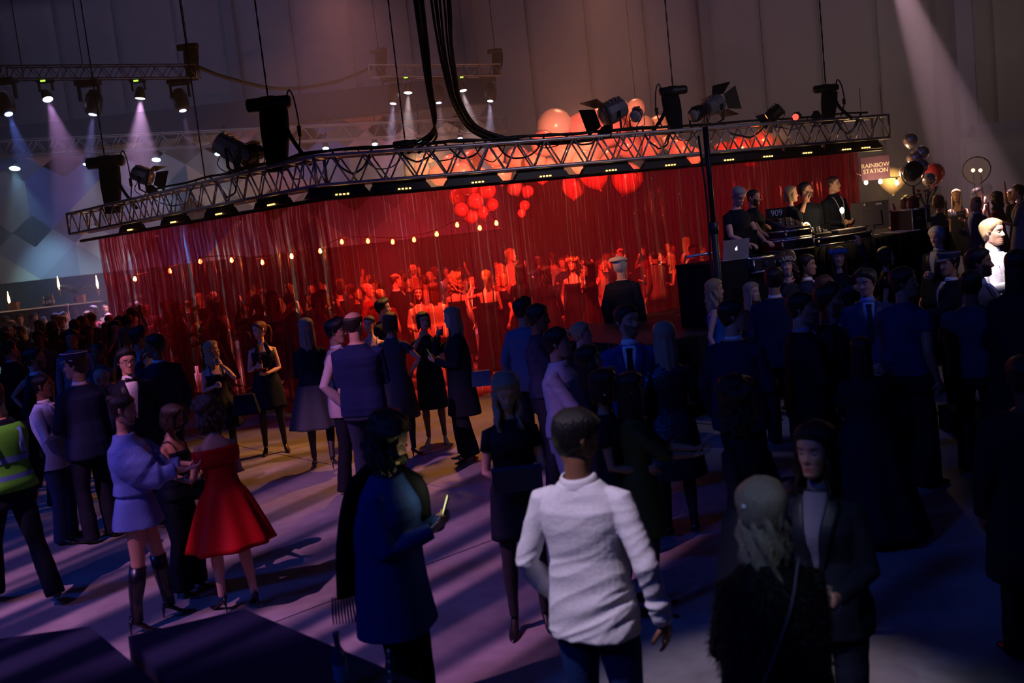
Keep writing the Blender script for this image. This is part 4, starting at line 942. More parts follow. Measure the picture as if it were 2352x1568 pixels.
for i, (x, y, lb) in enumerate([(20, 686, 'narrow candle flame lamp lowest on the bar shelf'), (134, 651, 'narrow candle flame lamp above the bottles on the bar shelf'), (223, 649, 'narrow candle flame lamp right of the potted plant on the bar shelf')]):
    P = aty(x, y, 27); root = thing('flame_lamp', lb, 'lamp', tuple(P)); g = G(); g.lathe([(.004, -.16), (.03, -.08), (.028, .0), (.010, .12), (.002, .2)], 8); obj('flame', g.mesh('flame', [emis('flame', (1, .62, .25), 30)]), root)
    g = G(); g.lathe([(.03, -.34), (.035, -.33), (.035, -.17), (.012, -.15)], 8); obj('candle', g.mesh('candle', [mat('candle', (.4, .3, .2), .6)]), root)
bst = thing('light_bulb', 'single bright warm bulb on a gooseneck over the stage mixing desks', 'bulb', tuple(aty(1934, 483, 14.2)))
g = G(); g.sphere((0, 0, 0), (.03, .03, .042), 12, 8); obj('glass', g.mesh('glass', [emis('hot_bulb', (1, .68, .30), 160)]), bst)
g = G(); g.tube(spline([(0, 0, -.05), (.0, 0, -.14), (.06, .0, -.30), (.1, 0, -.5)], 5), .012, 6); obj('gooseneck', g.mesh('gooseneck', [BLACKMETAL]), bst)
def plight(P, c, e, r=.1):
    l = bpy.data.lights.new('point', 'POINT'); l.color = c; l.energy = e; l.shadow_soft_size = r; o = bpy.data.objects.new('point', l); COL.objects.link(o); o.location = tuple(P); return o
plight(aty(1934, 480, 13.9), (1, .6, .25), 14, .06)
plight(aty(2034, 416, 19.5), (1, .62, .25), 30, .15)
for k in (1, 4, 7, 10, 13): plight(aty(BP[k][0], BP[k][1], BP[k][2] - .15), (1, .40, .08), 30, .15)

# ------------------------------------------------------------------ balloons
def bmat(n, c, r=.25, tr=0.): return mat(n, c, r, spec=.6)
PINK, PALE, REDB = bmat('pink_latex', (.75, .20, .20)), bmat('pale_latex', (.70, .42, .38)), bmat('red_latex', (.5, .03, .04))
def clearm():
    m = bpy.data.materials.new('clear_balloon'); m.use_nodes = True; nt = m.node_tree; nt.nodes.clear(); o = nt.nodes.new('ShaderNodeOutputMaterial'); t = nt.nodes.new('ShaderNodeBsdfTransparent'); t.inputs[0].default_value = (.93, .92, .9, 1)
    gl = nt.nodes.new('ShaderNodeBsdfGlossy'); gl.inputs[1].default_value = .06; lw = nt.nodes.new('ShaderNodeLayerWeight'); lw.inputs[0].default_value = .08; m3 = nt.nodes.new('ShaderNodeMixShader')
    df = nt.nodes.new('ShaderNodeBsdfDiffuse'); df.inputs[0].default_value = (.7, .65, .5, 1); m2 = nt.nodes.new('ShaderNodeMixShader'); m2.inputs[0].default_value = .10; nt.links.new(t.outputs[0], m2.inputs[1]); nt.links.new(df.outputs[0], m2.inputs[2])
    nt.links.new(lw.outputs[0], m3.inputs[0]); nt.links.new(m2.outputs[0], m3.inputs[1]); nt.links.new(gl.outputs[0], m3.inputs[2]); nt.links.new(m3.outputs[0], o.inputs[0]); return m
CLEARB = clearm()
BM = {}
def balloon(P, rad, m, label, group=None, tiltv=None):
    if m.name not in BM:
        g = G(); g.lathe([(.012, -1.24), (.06, -1.21), (.05, -1.17), (.025, -1.14), (.16, -1.06), (.42, -.90), (.68, -.68), (.89, -.38), (.99, -.05), (.985, .22), (.86, .56), (.62, .82), (.32, .97), (.01, 1.02)], 20); a = g.mesh('balloon', [m])
        BM[m.name] = a
    o = obj('balloon', BM[m.name]); o.location = tuple(P); o.scale = (rad,) * 3; r = random
    o.rotation_euler = tiltv or (r.uniform(-.7, .7), r.uniform(-.7, .7), 0); tag(o, label, 'balloon', group); return o
YBL = 21.0
rb = [(1092, 462, 19, 0), (1092, 432, 18, 0), (1275, 291, 40, 1), (1345, 318, 58, 0), (1425, 252, 22, 1), (1462, 249, 22, 1), (1405, 300, 34, 0), (1478, 290, 24, 1), (1513, 292, 26, 1), (1530, 318, 24, 1), (1250, 330, 30, 0), (1300, 350, 34, 0), (1445, 335, 30, 0), (1490, 335, 30, 0), (1395, 350, 32, 0), (1340, 375, 30, 0), (1230, 372, 26, 0), (1265, 385, 22, 0), (1190, 365, 28, 0),
      (1318, 428, 28, 0), (1365, 400, 34, 0), (1440, 410, 36, 0), (1245, 405, 18, 0), (1212, 440, 14, 0), (1183, 432, 18, 1), (1120, 438, 20, 0), (1100, 408, 24, 0), (1150, 400, 26, 0), (1070, 425, 24, 0), (1052, 452, 20, 0), (1060, 482, 17, 0), (1082, 497, 17, 0), (1108, 488, 15, 0), (1130, 470, 15, 0), (1205, 472, 12, 0), (1198, 490, 10, 0),
      (960, 388, 25, 1), (1010, 402, 24, 0), (1035, 375, 20, 0), (1085, 370, 26, 0), (1135, 360, 24, 0), (1060, 395, 22, 0), (985, 360, 14, 1), (1560, 345, 26, 0), (1590, 360, 22, 0), (1545, 300, 18, 1), (1400, 225, 0, 0), (1290, 320, 30, 0), (1375, 275, 26, 0), (1440, 283, 22, 0), (1750, 325, 26, 2), (1700, 345, 30, 2), (1660, 350, 24, 2), (1780, 335, 22, 2), (1724, 362, 22, 2)]
for i, (x, y, r_, k) in enumerate(rb):
    if not r_: continue
    Y = YBL + (i % 5) * .22 - .4; P = aty(x, y, Y)
    own = {(1275, 291): 'largest pale balloon at the outer edge of the hanging cluster', (1425, 252): 'pale balloon at the very top of the cluster, above the red lit barn doors', (1462, 249): 'pale round balloon at the top of the cluster above the small shiny spotlight', (1345, 318): 'largest pink balloon in the middle of the hanging cluster', (1318, 428): 'single round orange balloon hanging just under the truss, seen through the curtain',
           (1440, 410): 'biggest orange balloon seen through the curtain below the cluster', (1365, 400): 'orange balloon between the two big ones seen through the curtain', (960, 388): 'pale balloon behind the truss under the small sunken motor', (1530, 318): 'pink balloon just behind the motor with bag at the end of the cluster', (1205, 472): 'small lone balloon low behind the curtain, upper of two', (1198, 490): 'small lone balloon low behind the curtain, lower of two'}.get((x, y))
    balloon(P, r_ / FOC * Y, (PINK, PALE, REDB)[k], own or ['pink latex balloon in the cluster hanging behind the bent truss', 'pale latex balloon in the cluster hanging behind the bent truss', 'red balloon behind the far stretch of the truss'][k], ['pink balloons of the hanging cluster', 'pale balloons of the hanging cluster', 'red balloons behind the far truss'][k] if not own else None)
SILV = mat('silver_foil', (.78, .76, .84), .24, .8)
for x, y, r_, lb in [(2091, 322, 17, 'topmost round silver balloon floating above the lamp stand'), (2116, 352, 18, 'silver balloon overlapping another, upper of the pair'), (2102, 364, 19, 'silver balloon tucked between the pair and the black lamp'), (2117, 381, 16, 'silver balloon half hidden directly behind the black lamp'), (2082, 395, 17, 'silver balloon peeking out beside the black lamp, facing the sign'), (2134, 412, 16, 'lowest silver balloon in front of the red balloon')]:
    balloon(aty(x, y, 19.0 + .1 * (y % 3)), r_ / FOC * 19, SILV, lb, 'silver balloons around the lamp stand', (.2, .1, 0))
balloon(aty(2143, 400, 19.8), 26 / FOC * 19.8, REDB, 'round dark red balloon behind the lowest silver balloon', None, (.1, .1, 0))
balloon(aty(2243, 391, 19.5), 31 / FOC * 19.5, CLEARB, 'large clear bubble balloon holding two small lights over the far guests', None, (.05, 0, 0))
balloon(aty(2050, 412, 21.6), 30 / FOC * 21.6, bmat('cream_latex', (.75, .62, .38)), 'large pale yellow balloon glowing behind the brightest bulbs', None, (.05, 0, 0))
for i, x in enumerate((2235, 2252)):
    o = obj('fairy_light', None); bpy.data.objects.remove(o); g = G(); g.sphere((0, 0, 0), .035, 8, 6); o = obj('fairy_light', g.mesh('fairy_light', [emis('fairy', (1, .5, .15), 12)])); o.location = tuple(aty(x, 391, 19.4)); tag(o, ['tiny warm light inside the clear balloon, on the sign side', 'tiny warm light inside the clear balloon, on the door side'][i], 'light')
    g = G(); z = o.location; cable_obj([(z[0], z[1], z[2] - .02), (z[0] + .02, z[1], z[2] - .45)], .006, ['thin wire under the fairy light on the sign side of the clear balloon', 'thin wire under the fairy light on the door side of the clear balloon'][i], 'wire', name='balloon_wire', k=2)

# sign
def text(s, size, m, parent, loc, R, ext=.006, name='lettering', align='CENTER'):
    c = bpy.data.curves.new(name, 'FONT'); c.body = s; c.size = size; c.extrude = ext; c.align_x = align; c.align_y = 'CENTER'; c.materials.append(m); c.space_line = .95
    o = bpy.data.objects.new('tmp', c); COL.objects.link(o); me = bpy.data.meshes.new_from_object(o.evaluated_get(bpy.context.evaluated_depsgraph_get())); bpy.data.objects.remove(o)
    q = obj(name, me, parent, mw=Matrix.Translation(loc) @ R); q['kind'] = 'stuff'; return q
sp_ = aty(2010, 386, 20); sg = thing('hanging_sign', 'dim purple sign reading rainbow station beside the curtain edge', 'sign', tuple(sp_), -.05)
g = G(); g.box((0, 0, 0), (.56, .03, .46)); obj('board', g.mesh('board', [mat('sign_board', (.14, .06, .16), .6, bump=.02, bscale=3, var=.4)], False), sg)
text('RAINBOW\nSTATION', .118, mat('sign_letters', (.9, .8, .8), .6), sg, (0, -.02, 0), Matrix.Rotation(PI / 2, 4, 'X'))
for sx in (-1, 1): bar('hanger', (sx * .2, 0, .23), (sx * .2, 0, 1.6), .006, BLACKMETAL, sg)

# ------------------------------------------------------------------ bar
bs0, bs1 = aty(-20, 722, 27), aty(232, 683, 27); L = bs1[0] - bs0[0]
bsh = thing('bar_shelf', 'long dark bar shelf with a faintly glowing front edge under the printed backdrop', 'shelf', ((bs0[0] + bs1[0]) / 2, 27.15, 0)); zb = (bs0[2] + bs1[2]) / 2
g = G(); g.box((0, 0, zb - .03), (L, .4, .05)); obj('board', g.mesh('board', [mat('shelf', (.20, .14, .10), .5)], False), bsh)
g = G(); g.box((0, .05, (zb - .06) / 2), (L, .3, zb - .06)); obj('front', g.mesh('front', [mat('bar_front', (.015, .015, .03), .7)], False), bsh)
g = G(); g.box((0, -.205, zb - .03), (L, .01, .03)); obj('glow_edge', g.mesh('glow_edge', [emis('edge', (.8, .5, .4), .22)], False), bsh)  # front edge of the shelf given a faint glow of its own
GL = mat('dark_glass', (.03, .04, .05), .1, spec=.8)
def bottle(P, h, label, group=None, m=None, labelc=None, n=12):
    root = thing('bottle', label, 'bottle', tuple(P), group=group); k = h / .26
    g = G(); g.lathe([(.001, 0), (.03, .002), (.031, .01), (.031, .14), (.026, .165), (.013, .195), (.0125, .235), (.015, .24), (.015, .255), (.001, .26)], n); o = obj('glass', g.mesh('bottle', [m or GL]), root); o.scale = (k,) * 3
    if labelc:
        g = G(); g.lathe([(.0318, .05), (.0322, .052), (.0322, .12), (.0318, .122)], n, cap=(False, False)); o = obj('paper_label', g.mesh('paper_label', [mat('paper_label', labelc, .6)]), root); o.scale = (k,) * 3
    return root
for i, (x, lb) in enumerate([(100, 'first bottle from the lowest flame lamp on the bar shelf'), (107, 'second bottle from the lowest flame lamp on the bar shelf'), (114, 'third bottle from the lowest flame lamp on the bar shelf'), (122, 'amber bottle standing last in the row on the bar shelf')]):
    P = aty(x, 690, 27.05); P[2] = zb - .005; bottle(P, .34 - .03 * (i % 2), lb, 'bottles on the bar shelf', mat('amber_glass', (.35, .14, .03), .15) if i == 3 else GL, (.5, .5, .5))
for x, lb in ((32, 'small wooden cube planter beside the lowest flame lamp'), (187, 'small wooden cube pot under the palm on the bar shelf')):
    P = aty(x, 690, 27.05); o = thing('cube_pot', lb, 'pot', (P[0], P[1], zb - .005)); g = G(); g.box((0, 0, .1), (.18, .18, .2), taper=1.1); obj('body', g.mesh('cube_pot', [mat('cube_pot', (.45, .22, .12), .7)], False), o); g = G(); g.box((0, 0, .2), (.15, .15, .02)); obj('soil', g.mesh('soil', [BLACKCLOTH], False), o)
P = aty(172, 660, 27.05); pl = thing('potted_palm', 'dark spiky palm plant standing on the bar shelf before the backdrop', 'plant', (P[0], 27.05, zb))
LEAFM = mat('palm_leaf', (.05, .09, .05), .6)
for i in range(26):
    a = i * 2.4; t0 = .2 + .5 * random.random(); Lf = .45 + .2 * random.random(); pts = []
    for k in range(6):
        t = k / 5; pts.append((math.cos(a) * Lf * t * math.cos(t0 - t * 1.3 + .6), math.sin(a) * Lf * t * .8, .22 + Lf * t * math.sin(t0 + .7 - t * .9)))
    g = G(); g.tube(pts, [(.006, .003), (.02, .003), (.024, .003), (.02, .003), (.012, .002), (.002, .001)], 5); obj('leaf', g.mesh('leaf', [LEAFM]), pl)
g = G(); g.lathe([(.06, .0), (.08, .02), (.09, .18), (.07, .18)], 10); obj('pot', g.mesh('pot', [BLACKMETAL]), pl)

# small lamps under the fascia, pointing down, each with its own light
def minilamp(x, y, Y, label, s=1., c=(.35, .75, 1), es=28, power=40):
    P = aty(x, y, Y); root = thing('small_downlight', label, 'downlight', tuple(P), group='small cyan lamps along the fascia')
    g = G(); g.lathe([(.05, 0), (.085, .0), (.08, .16), (.05, .22), (.01, .23)], 10, R=rotx(-.35)); o = obj('housing', g.mesh('housing', [BLACKMETAL]), root)
    g = G(); g.lathe([(.001, -.012), (.075 * s, -.01), (.08 * s, .004)], 12, R=rotx(-.35)); obj('lens', g.mesh('lens', [emis('cyan_lens', c, es)]), root)
    bar('arm', (0, 0, .2), (0, 1.08, 6.55 - P[2]), .02, BLACKMETAL, root)
    if power: spot(tuple(P + np.array([0, -.06, -.03])), (P[0] + .1, Y + .9, 0), c, power * BEAM * .6, 60, .9, .06)
for i, (x, y, Y) in enumerate([(34, 387, 29.6), (197, 377, 29.6), (359, 367, 29.6), (501, 354, 29.6), (748, 341, 29.6), (861, 331, 29.6), (963, 324, 29.6), (1057, 318, 29.6)]):
    minilamp(x, y, Y, ['brightest cyan lamp at the outer end of the fascia', 'cyan lamp peeking out behind the lowest chain motor bag', 'cyan lamp above the far end of the backdrop by the grey spotlight', 'cyan lamp beside the big tilted grey spotlight', 'small cyan lamp right above the truss joint', 'small cyan lamp between the truss joint and the cable bundle', 'small cyan lamp just left of the cable bundle', 'small cyan lamp behind the foot of the cable bundle'][i], (1.8, .9, 1.5, 1.2, 1.1, 1, 1, .9)[i], power=(260, 120, 200, 120, 60, 50, 40, 30)[i])

# high lamps on the two high trusses, with their beams in the haze
def head(x, y0, y1, Y, label, lit=None, kind='moving', dst=None, power=0, deg=20, c=(.75, .5, 1)):
    P = aty(x, y0, Y); Q = aty(x, y1, Y); h = P[2] - Q[2]; root = thing('stage_lamp', label, 'stage lamp', tuple(Q))
    dr = np.array(dst if dst is not None else (Q[0], Y, 0), float) - Q; dr /= np.linalg.norm(dr); Rm = Vector(-dr).to_track_quat('Z', 'Y').to_matrix(); R = np.array(Rm)
    w = h * .26 if kind == 'moving' else h * .30
    prof = [(w * .5, 0), (w * .85, .02 * h), (w, .2 * h), (w * .95, .55 * h), (w * .6, .72 * h), (.01, .75 * h)] if kind == 'moving' else [(w * .9, 0), (w, .02 * h), (w * .8, .4 * h), (w * .5, .6 * h), (.01, .64 * h)]
    g = G(); g.lathe(prof, 12, R=R); obj('head', g.mesh('head', [BLACKMETAL]), root)
    g = G(); g.box((0, 0, h * .93), (w * 2.6, w * 1.6, h * .14)); obj('base', g.mesh('base', [BLACKMETAL], False), root)
    g = G()
    for sx in (-1, 1): g.box((sx * w * 1.12, 0, h * .66), (w * .22, w * .6, h * .5))
    g.box((0, 0, h * .86), (w * 2.46, w * .6, h * .1))
    obj('yoke', g.mesh('yoke', [BLACKMETAL], False), root)
    if lit:
        g = G(); g.lathe([(.002, -.012 * h), (w * (.42 if kind == 'moving' else .8), -.01 * h), (w * (.44 if kind == 'moving' else .82), .0)], 12, R=R); obj('lens', g.mesh('lens', [emis('lamp_lens', lit, 14)]), root)
        spot(tuple(Q + dr * .04), tuple(Q + dr * 5), c, power * BEAM, deg * 1.15, .6, .04)
    if kind == 'par':
        g = G(); g.box((0, -w * .9, h * .9), (w * .8, .02, h * .08)); obj('display', g.mesh('display', [emis('display', (.5, 1, .1), 1.6)], False), root)
LILAC = (.8, .62, 1)
D = lambda x, y, Y: aty(x, y, Y)
head(20, 180, 262, 24, 'outermost dim moving lamp tilted on the first high truss', (.1, .2, .8), dst=D(110, 520, 23), power=250, deg=22, c=(.15, .25, 1))
head(110, 182, 228, 24, 'lamp with a green display near the outer end of the first high truss', LILAC, 'par', D(190, 480, 23), 420, 26, (.75, .4, .95))
head(213, 184, 263, 24, 'long moving lamp in the middle of the first high truss', (.5, .6, 1), dst=D(192, 520, 23.5), power=300, deg=18, c=(.35, .35, 1))
head(322, 182, 226, 24, 'brightest lamp with a green display on the first high truss', (1, .85, 1), 'par', D(325, 520, 23.8), 750, 34, (.85, .5, .95))
head(420, 182, 254, 24, 'moving lamp hanging under the chain motor on the first high truss', (.35, .3, .6), dst=D(470, 480, 23.5), power=110, deg=14, c=(.6, .4, .9))
head(903, 175, 238, 27, 'moving lamp below the cable side of the second high truss', (.75, .75, 1), dst=D(890, 480, 26.5), power=420, deg=20, c=(.75, .62, 1))
head(937, 175, 213, 27, 'small bright white lamp next to the moving lamp on the second high truss', (1, .95, .9), 'par', D(938, 480, 26.5), 560, 22, (1, .78, .75))
head(1008, 178, 236, 27, 'moving lamp half hidden behind the falling cable bundle', (.3, .28, .4), dst=D(1030, 480, 26.5), power=180, deg=18, c=(.9, .7, .9))
head(1064, 175, 208, 27, 'small lamp tilted sideways on the second high truss', (.9, .85, .9), 'par', D(1120, 440, 26.5), 420, 24, (1, .8, .85))
head(1126, 175, 232, 27, 'moving lamp at the outer end of the second high truss', (.8, .8, 1), dst=D(1122, 480, 26.5), power=420, deg=20, c=(.8, .7, 1))

# ------------------------------------------------------------------ stage
A0 = np.array([1.55, 11.7, 0]); ang = math.radians(31); e1 = np.array([math.cos(ang), math.sin(ang), 0]); e2 = np.array([-math.sin(ang), math.cos(ang), 0]); SL, SD = 7.4, 2.85
def stg(u, v, z=0.): return A0 + e1 * u + e2 * v + np.array([0, 0, z])
st = thing('stage', 'raised stage with black cloth skirt behind the crowd, carrying the music desks', 'stage', tuple(A0), ang)
g = G(); g.box((SL / 2, SD / 2, .96), (SL, SD, .08)); obj('deck', g.mesh('deck', [mat('stage_deck', (.02, .02, .028), .6, bump=.1, bscale=20)], False), st)
for u in np.linspace(.1, SL - .1, 8):
    for v in (.1, SD - .1): bar('leg', (u, v, 0), (u, v, .92), .025, ALU, st)
def drape(L, z0, z1, dep=.03, n=8):
    t = np.linspace(0, L, int(L * 26)); g = G(); R = []
    for z in np.linspace(z0, z1, 4):
        y = dep * np.sin(t * 17) * (1 - .6 * (z - z0) / (z1 - z0)) + .01 * np.sin(t * 41); R.append(np.vstack([np.stack([t, y - .03, t * 0 + z], -1), np.stack([t[::-1], y[::-1] - .02, t * 0 + z], -1)]))
    g.loft(np.array(R)); return g
o = obj('skirt', drape(SL, .01, .99).mesh('skirt', [BLACKCLOTH]), st)
g2 = drape(SD, .01, .99); o = obj('skirt', g2.mesh('skirt', [BLACKCLOTH]), st, mw=Matrix.Rotation(PI / 2, 4, 'Z') @ Matrix.Scale(1, 4)); o.location = (-.03, 0, 0)
# desks with cloth fronts
def desk(u0, L, v, label, z=1.0, h=.83, dep=.62):
    P = stg(u0, v, z); root = thing('stage_table', label, 'table', tuple(P), ang)
    g = G(); g.box((L / 2, dep / 2, h - .02), (L, dep, .04)); obj('tabletop', g.mesh('tabletop', [BLACKCLOTH], False), root)
    obj('cloth_front', drape(L, .005, h, .015).mesh('cloth_front', [BLACKCLOTH]), root)
    q = obj('cloth_side', drape(dep, .005, h, .015).mesh('cloth_side', [BLACKCLOTH]), root, mw=Matrix.Rotation(PI / 2, 4, 'Z')); q.location = (-.01, 0, 0)
    for u in (.06, L - .06):
        for w in (.06, dep - .06): bar('leg', (u, w, 0), (u, w, h - .03), .018, BLACKMETAL, root)
    return P
desk(1.25, 1.40, .15, 'cloth fronted stage table carrying the silver laptop')
desk(2.7, 2.0, .25, 'cloth fronted stage table carrying the keyboard and mixers')
desk(4.75, 1.75, .45, 'cloth fronted stage table carrying the large monitor')
TT = 1.83
def onD(x, y, z=TT): return atz(x, y, z)
# laptop
P = stg(1.80, .30, TT); 
lp = thing('laptop', 'open silver laptop with a glowing apple emblem on the stage table', 'laptop', tuple(P), math.radians(14))
SILVER = mat('silver_aluminium', (.62, .58, .66), .35, .6)
g = G(); g.box((0, .0, .009), (.36, .25, .016)); obj('base', g.mesh('base', [SILVER], False), lp)
g = G(); g.box((0, .01, .018), (.30, .16, .004)); obj('keyboard', g.mesh('keyboard', [BLACKMETAL], False), lp)
Rl = Matrix.Translation((0, -.125, .018)) @ Matrix.Rotation(math.radians(14), 4, 'X')
g = G(); g.box((0, 0, .125), (.36, .009, .25)); ld = obj('lid', g.mesh('lid', [SILVER], False), lp, mw=Rl)
def apple():
    t = np.linspace(0, 2 * PI, 26, endpoint=False); x = .020 * np.sin(t) * (1 + .12 * np.cos(2 * t)); z = .021 * np.cos(t) - .006 * bell(x, .006) * np.sign(np.cos(t)); k = (x > .010) & (abs(z - .002) < .010); x = np.where(k, .011, x)
    g = G(); R = np.array([np.stack([x, x * 0 + y, z], -1) for y in (-.0065, -.004)]); g.loft(R)
    t = np.linspace(0, 2 * PI, 10, endpoint=False); u, w = .009 * np.cos(t), .004 * np.sin(t); a = .9; g.loft(np.array([np.stack([.004 + u * math.cos(a) - w * math.sin(a), u * 0 + y, .028 + u * math.sin(a) + w * math.cos(a)], -1) for y in (-.0065, -.004)])); return g
q = obj('emblem', apple().mesh('emblem', [emis('emblem_glow', (.9, .85, 1), 2.5)], False), ld); q.location = (0, 0, .125)
q['kind'] = 'stuff'
# a dark second screen and black cloth hump beside it
def screen(P, w, h, rz, label, tilt=.08, body=BLACKMETAL, stand=True, stickers=()):
    root = thing('monitor', label, 'monitor', tuple(P), rz); R = Matrix.Translation((0, 0, .10 if stand else 0)) @ Matrix.Rotation(tilt, 4, 'X')
    g = G(); g.box((0, 0, h / 2), (w, .03, h)); s_ = obj('screen', g.mesh('screen', [body], False), root, mw=R)
    g = G(); g.box((0, -.03, h * .42), (w * .55, .04, h * .5), taper=.9); obj('back_cover', g.mesh('back_cover', [body], False), root, mw=R)
    g = G(); g.box((0, .0, .01), (w * .35, .2, .02)); g.box((0, -.03, .10), (.07, .03, .18)); obj('stand', g.mesh('stand', [body], False), root)
    for (x, z, a, b) in stickers:
        g = G(); g.box((x * w, -.054, z * h), (a, .004, b)); obj('sticker', g.mesh('sticker', [mat('sticker', (.6, .6, .6), .6)], False), root, mw=R)
    return root
screen(stg(2.25, .45, TT), .30, .24, math.radians(20), 'small dark screen between the laptop and the mixers')
SCRB = mat('monitor_back', (.10, .09, .11), .45)
ms = screen(stg(5.15, .80, TT), .62, .42, math.radians(12), 'large dark computer monitor seen from behind on the far stage table', .06, SCRB, True, ((-.18, .92, .03, .03), (.2, .9, .10, .02), (-.2, -.05, .05, .03)))
# flight cases with aluminium edges
CASEB = mat('case_board', (.02, .02, .026), .5, bump=.1, bscale=80)
def case(P, d, rz, label, name='flight_case', balls=True):
    x, y, z = d; root = thing(name, label, 'flight case', tuple(P), rz)
    g = G(); g.box((0, 0, z / 2), (x - .01, y - .01, z - .01)); obj('body', g.mesh('body', [CASEB], False), root); e = .024
    for sy in (-1, 1):
        for zz in (0 + e / 2, z - e / 2): bar('edge', (-x / 2, sy * (y / 2 - e / 2 + .004), zz), (x / 2, sy * (y / 2 - e / 2 + .004), zz), e / 2, ALU, root, 6)
    for sx in (-1, 1):
        for sy in (-1, 1): bar('edge', (sx * (x / 2 - e / 2 + .004), sy * (y / 2 - e / 2 + .004), 0), (sx * (x / 2 - e / 2 + .004), sy * (y / 2 - e / 2 + .004), z), e / 2, ALU, root, 6)
        for zz in (e / 2, z - e / 2): bar('edge', (sx * (x / 2 - e / 2), -y / 2, zz), (sx * (x / 2 - e / 2), y / 2, zz), e / 2, ALU, root, 6)
        for sy in (-1, 1):
            g = G(); g.sphere((sx * (x / 2 - .01), sy * (y / 2 - .01), z - .01), .024, 8, 6); obj('corner', g.mesh('corner', [CHROME]), root)
    g = G(); g.box((0, -y / 2 - .004, z * .55), (.10, .008, .07)); obj('latch', g.mesh('latch', [CHROME], False), root)
    return root
case(stg(2.12, .08, TT - .20), (.40, .10, .20), ang, 'low black case with aluminium edges in front of the small dark screen')
case(stg(2.98, .42, TT + .0), (.55, .42, .16), ang - .12, 'black flight case with shiny corners under the first mixer')
case(stg(3.02, .45, TT + .16), (.50, .40, .12), ang, 'flight case with tilted mixer on the stage table, upper one')
case(stg(3.95, .42, TT), (1.15, .32, .12), ang + .03, 'long shallow keyboard case with aluminium edges on the stage table')
case(stg(5.95, .72, TT), (.34, .40, .34), ang, 'upright flight case with ladder like edges behind the monitor')
case(stg(6.6, 1.5, 1.0), (.6, .5, .5), ang, 'low flight case standing on the deck at the far end of the stage')
def mixer(P, rz, label, w=.45, d=.4, tiltx=.35, big=False):
    root = thing('mixer', label, 'mixer', tuple(P), rz); R = Matrix.Translation((0, 0, .04)) @ Matrix.Rotation(tiltx, 4, 'X')
    g = G(); g.box((0, 0, .03), (w, d, .05)); b_ = obj('body', g.mesh('body', [mat('mixer_body', (.05, .05, .07), .4)], False), root, mw=R)
    g = G(); g.box((0, d * .2, .02), (w * .9, .03, .10)); obj('foot', g.mesh('foot', [BLACKMETAL], False), root)
    for i in range(4):
        for j in range(3):
            g = G(); g.lathe([(.014, .055), (.012, .08), (.002, .082)], 8, ((i - 1.5) * w * .22, (j - 1) * d * .26, 0)); obj('knob', g.mesh('knob', [ALU if (i + j) % 2 else BLACKMETAL]), root, mw=R)
    return root
mixer(stg(3.02, .45, TT + .285), ang, 'small mixer with rows of knobs on the stacked cases')
mixer(stg(3.55, .42, TT + .125), ang, 'knob covered mixer on the laptop end of the long keyboard case', .3, .26)
kb = thing('keyboard_instrument', 'slim music keyboard lying on the long case on stage', 'keyboard', tuple(stg(4.15, .42, TT + .125)), ang + .03)
g = G(); g.box((0, 0, .03), (.62, .24, .05)); obj('body', g.mesh('body', [mat('keys_body', (.04, .04, .06), .35)], False), kb)
for k in range(22):
    g = G(); g.box(((k - 10.5) * .0265, -.05, .06), (.024, .13, .012)); obj('key', g.mesh('key', [mat('key', (.5, .5, .55), .35)], False), kb)
tx = thing('lettered_badge', 'small white number 909 badge on the mixer backboard', 'badge', tuple(stg(2.88, .50, TT + .52)), ang - .3)
text('909', .12, mat('badge', (.6, .6, .7), .5), tx, (0, -.012, 0), Matrix.Rotation(PI / 2, 4, 'X'))
g = G(); g.box((0, 0, 0), (.30, .015, .14)); obj('board', g.mesh('board', [BLACKMETAL], False), tx)
bar('post', (0, 0, -.20), (0, 0, -.06), .01, BLACKMETAL, tx)
# ring lamp and black music cover
P = aty(1852, 521, 13.6); rl = thing('ring_lamp', 'small glowing orange ring lamp between the mixers on stage', 'lamp', tuple(P), .3)
t = np.linspace(0, 2 * PI, 21); g = G(); g.tube(np.stack([.055 * np.cos(t), 0 * t, .055 * np.sin(t)], -1), .010, 6, cap=(False, False)); obj('ring', g.mesh('ring', [emis('ring_glow', (1, .55, .18), 12)]), rl); bar('stand', (0, 0, -.32), (0, 0, -.06), .012, BLACKMETAL, rl)
P = stg(3.85, 1.15, 1.0); bx = thing('covered_console', 'black cloth covered console lit along its edge under the bright bulb', 'console', tuple(P), ang)
g = G(); g.box((0, 0, .55), (1.5, .5, 1.1), taper=.85); obj('cover', remesh(g, .04, 'cover', [BLACKCLOTH], 3), bx)
g = G(); g.box((-.1, -.27, .86), (1.2, .02, .03)); obj('edge_strip', g.mesh('edge_strip', [mat('lit_edge', (.6, .35, .1), .25, .9)], False), bx)  # warm metallic strip stands in for bulb light along the cover's edge
P = stg(5.6, .62, TT); o = thing('paper_sheet', 'creased white sheet lying on the table next to the monitor', 'paper', tuple(P), ang); g = G(); g.box((0, 0, .02), (.5, .34, .006), R=rotx(.06)); obj('sheet', g.mesh('sheet', [mat('paper', (.5, .45, .6), .8)], False), o)
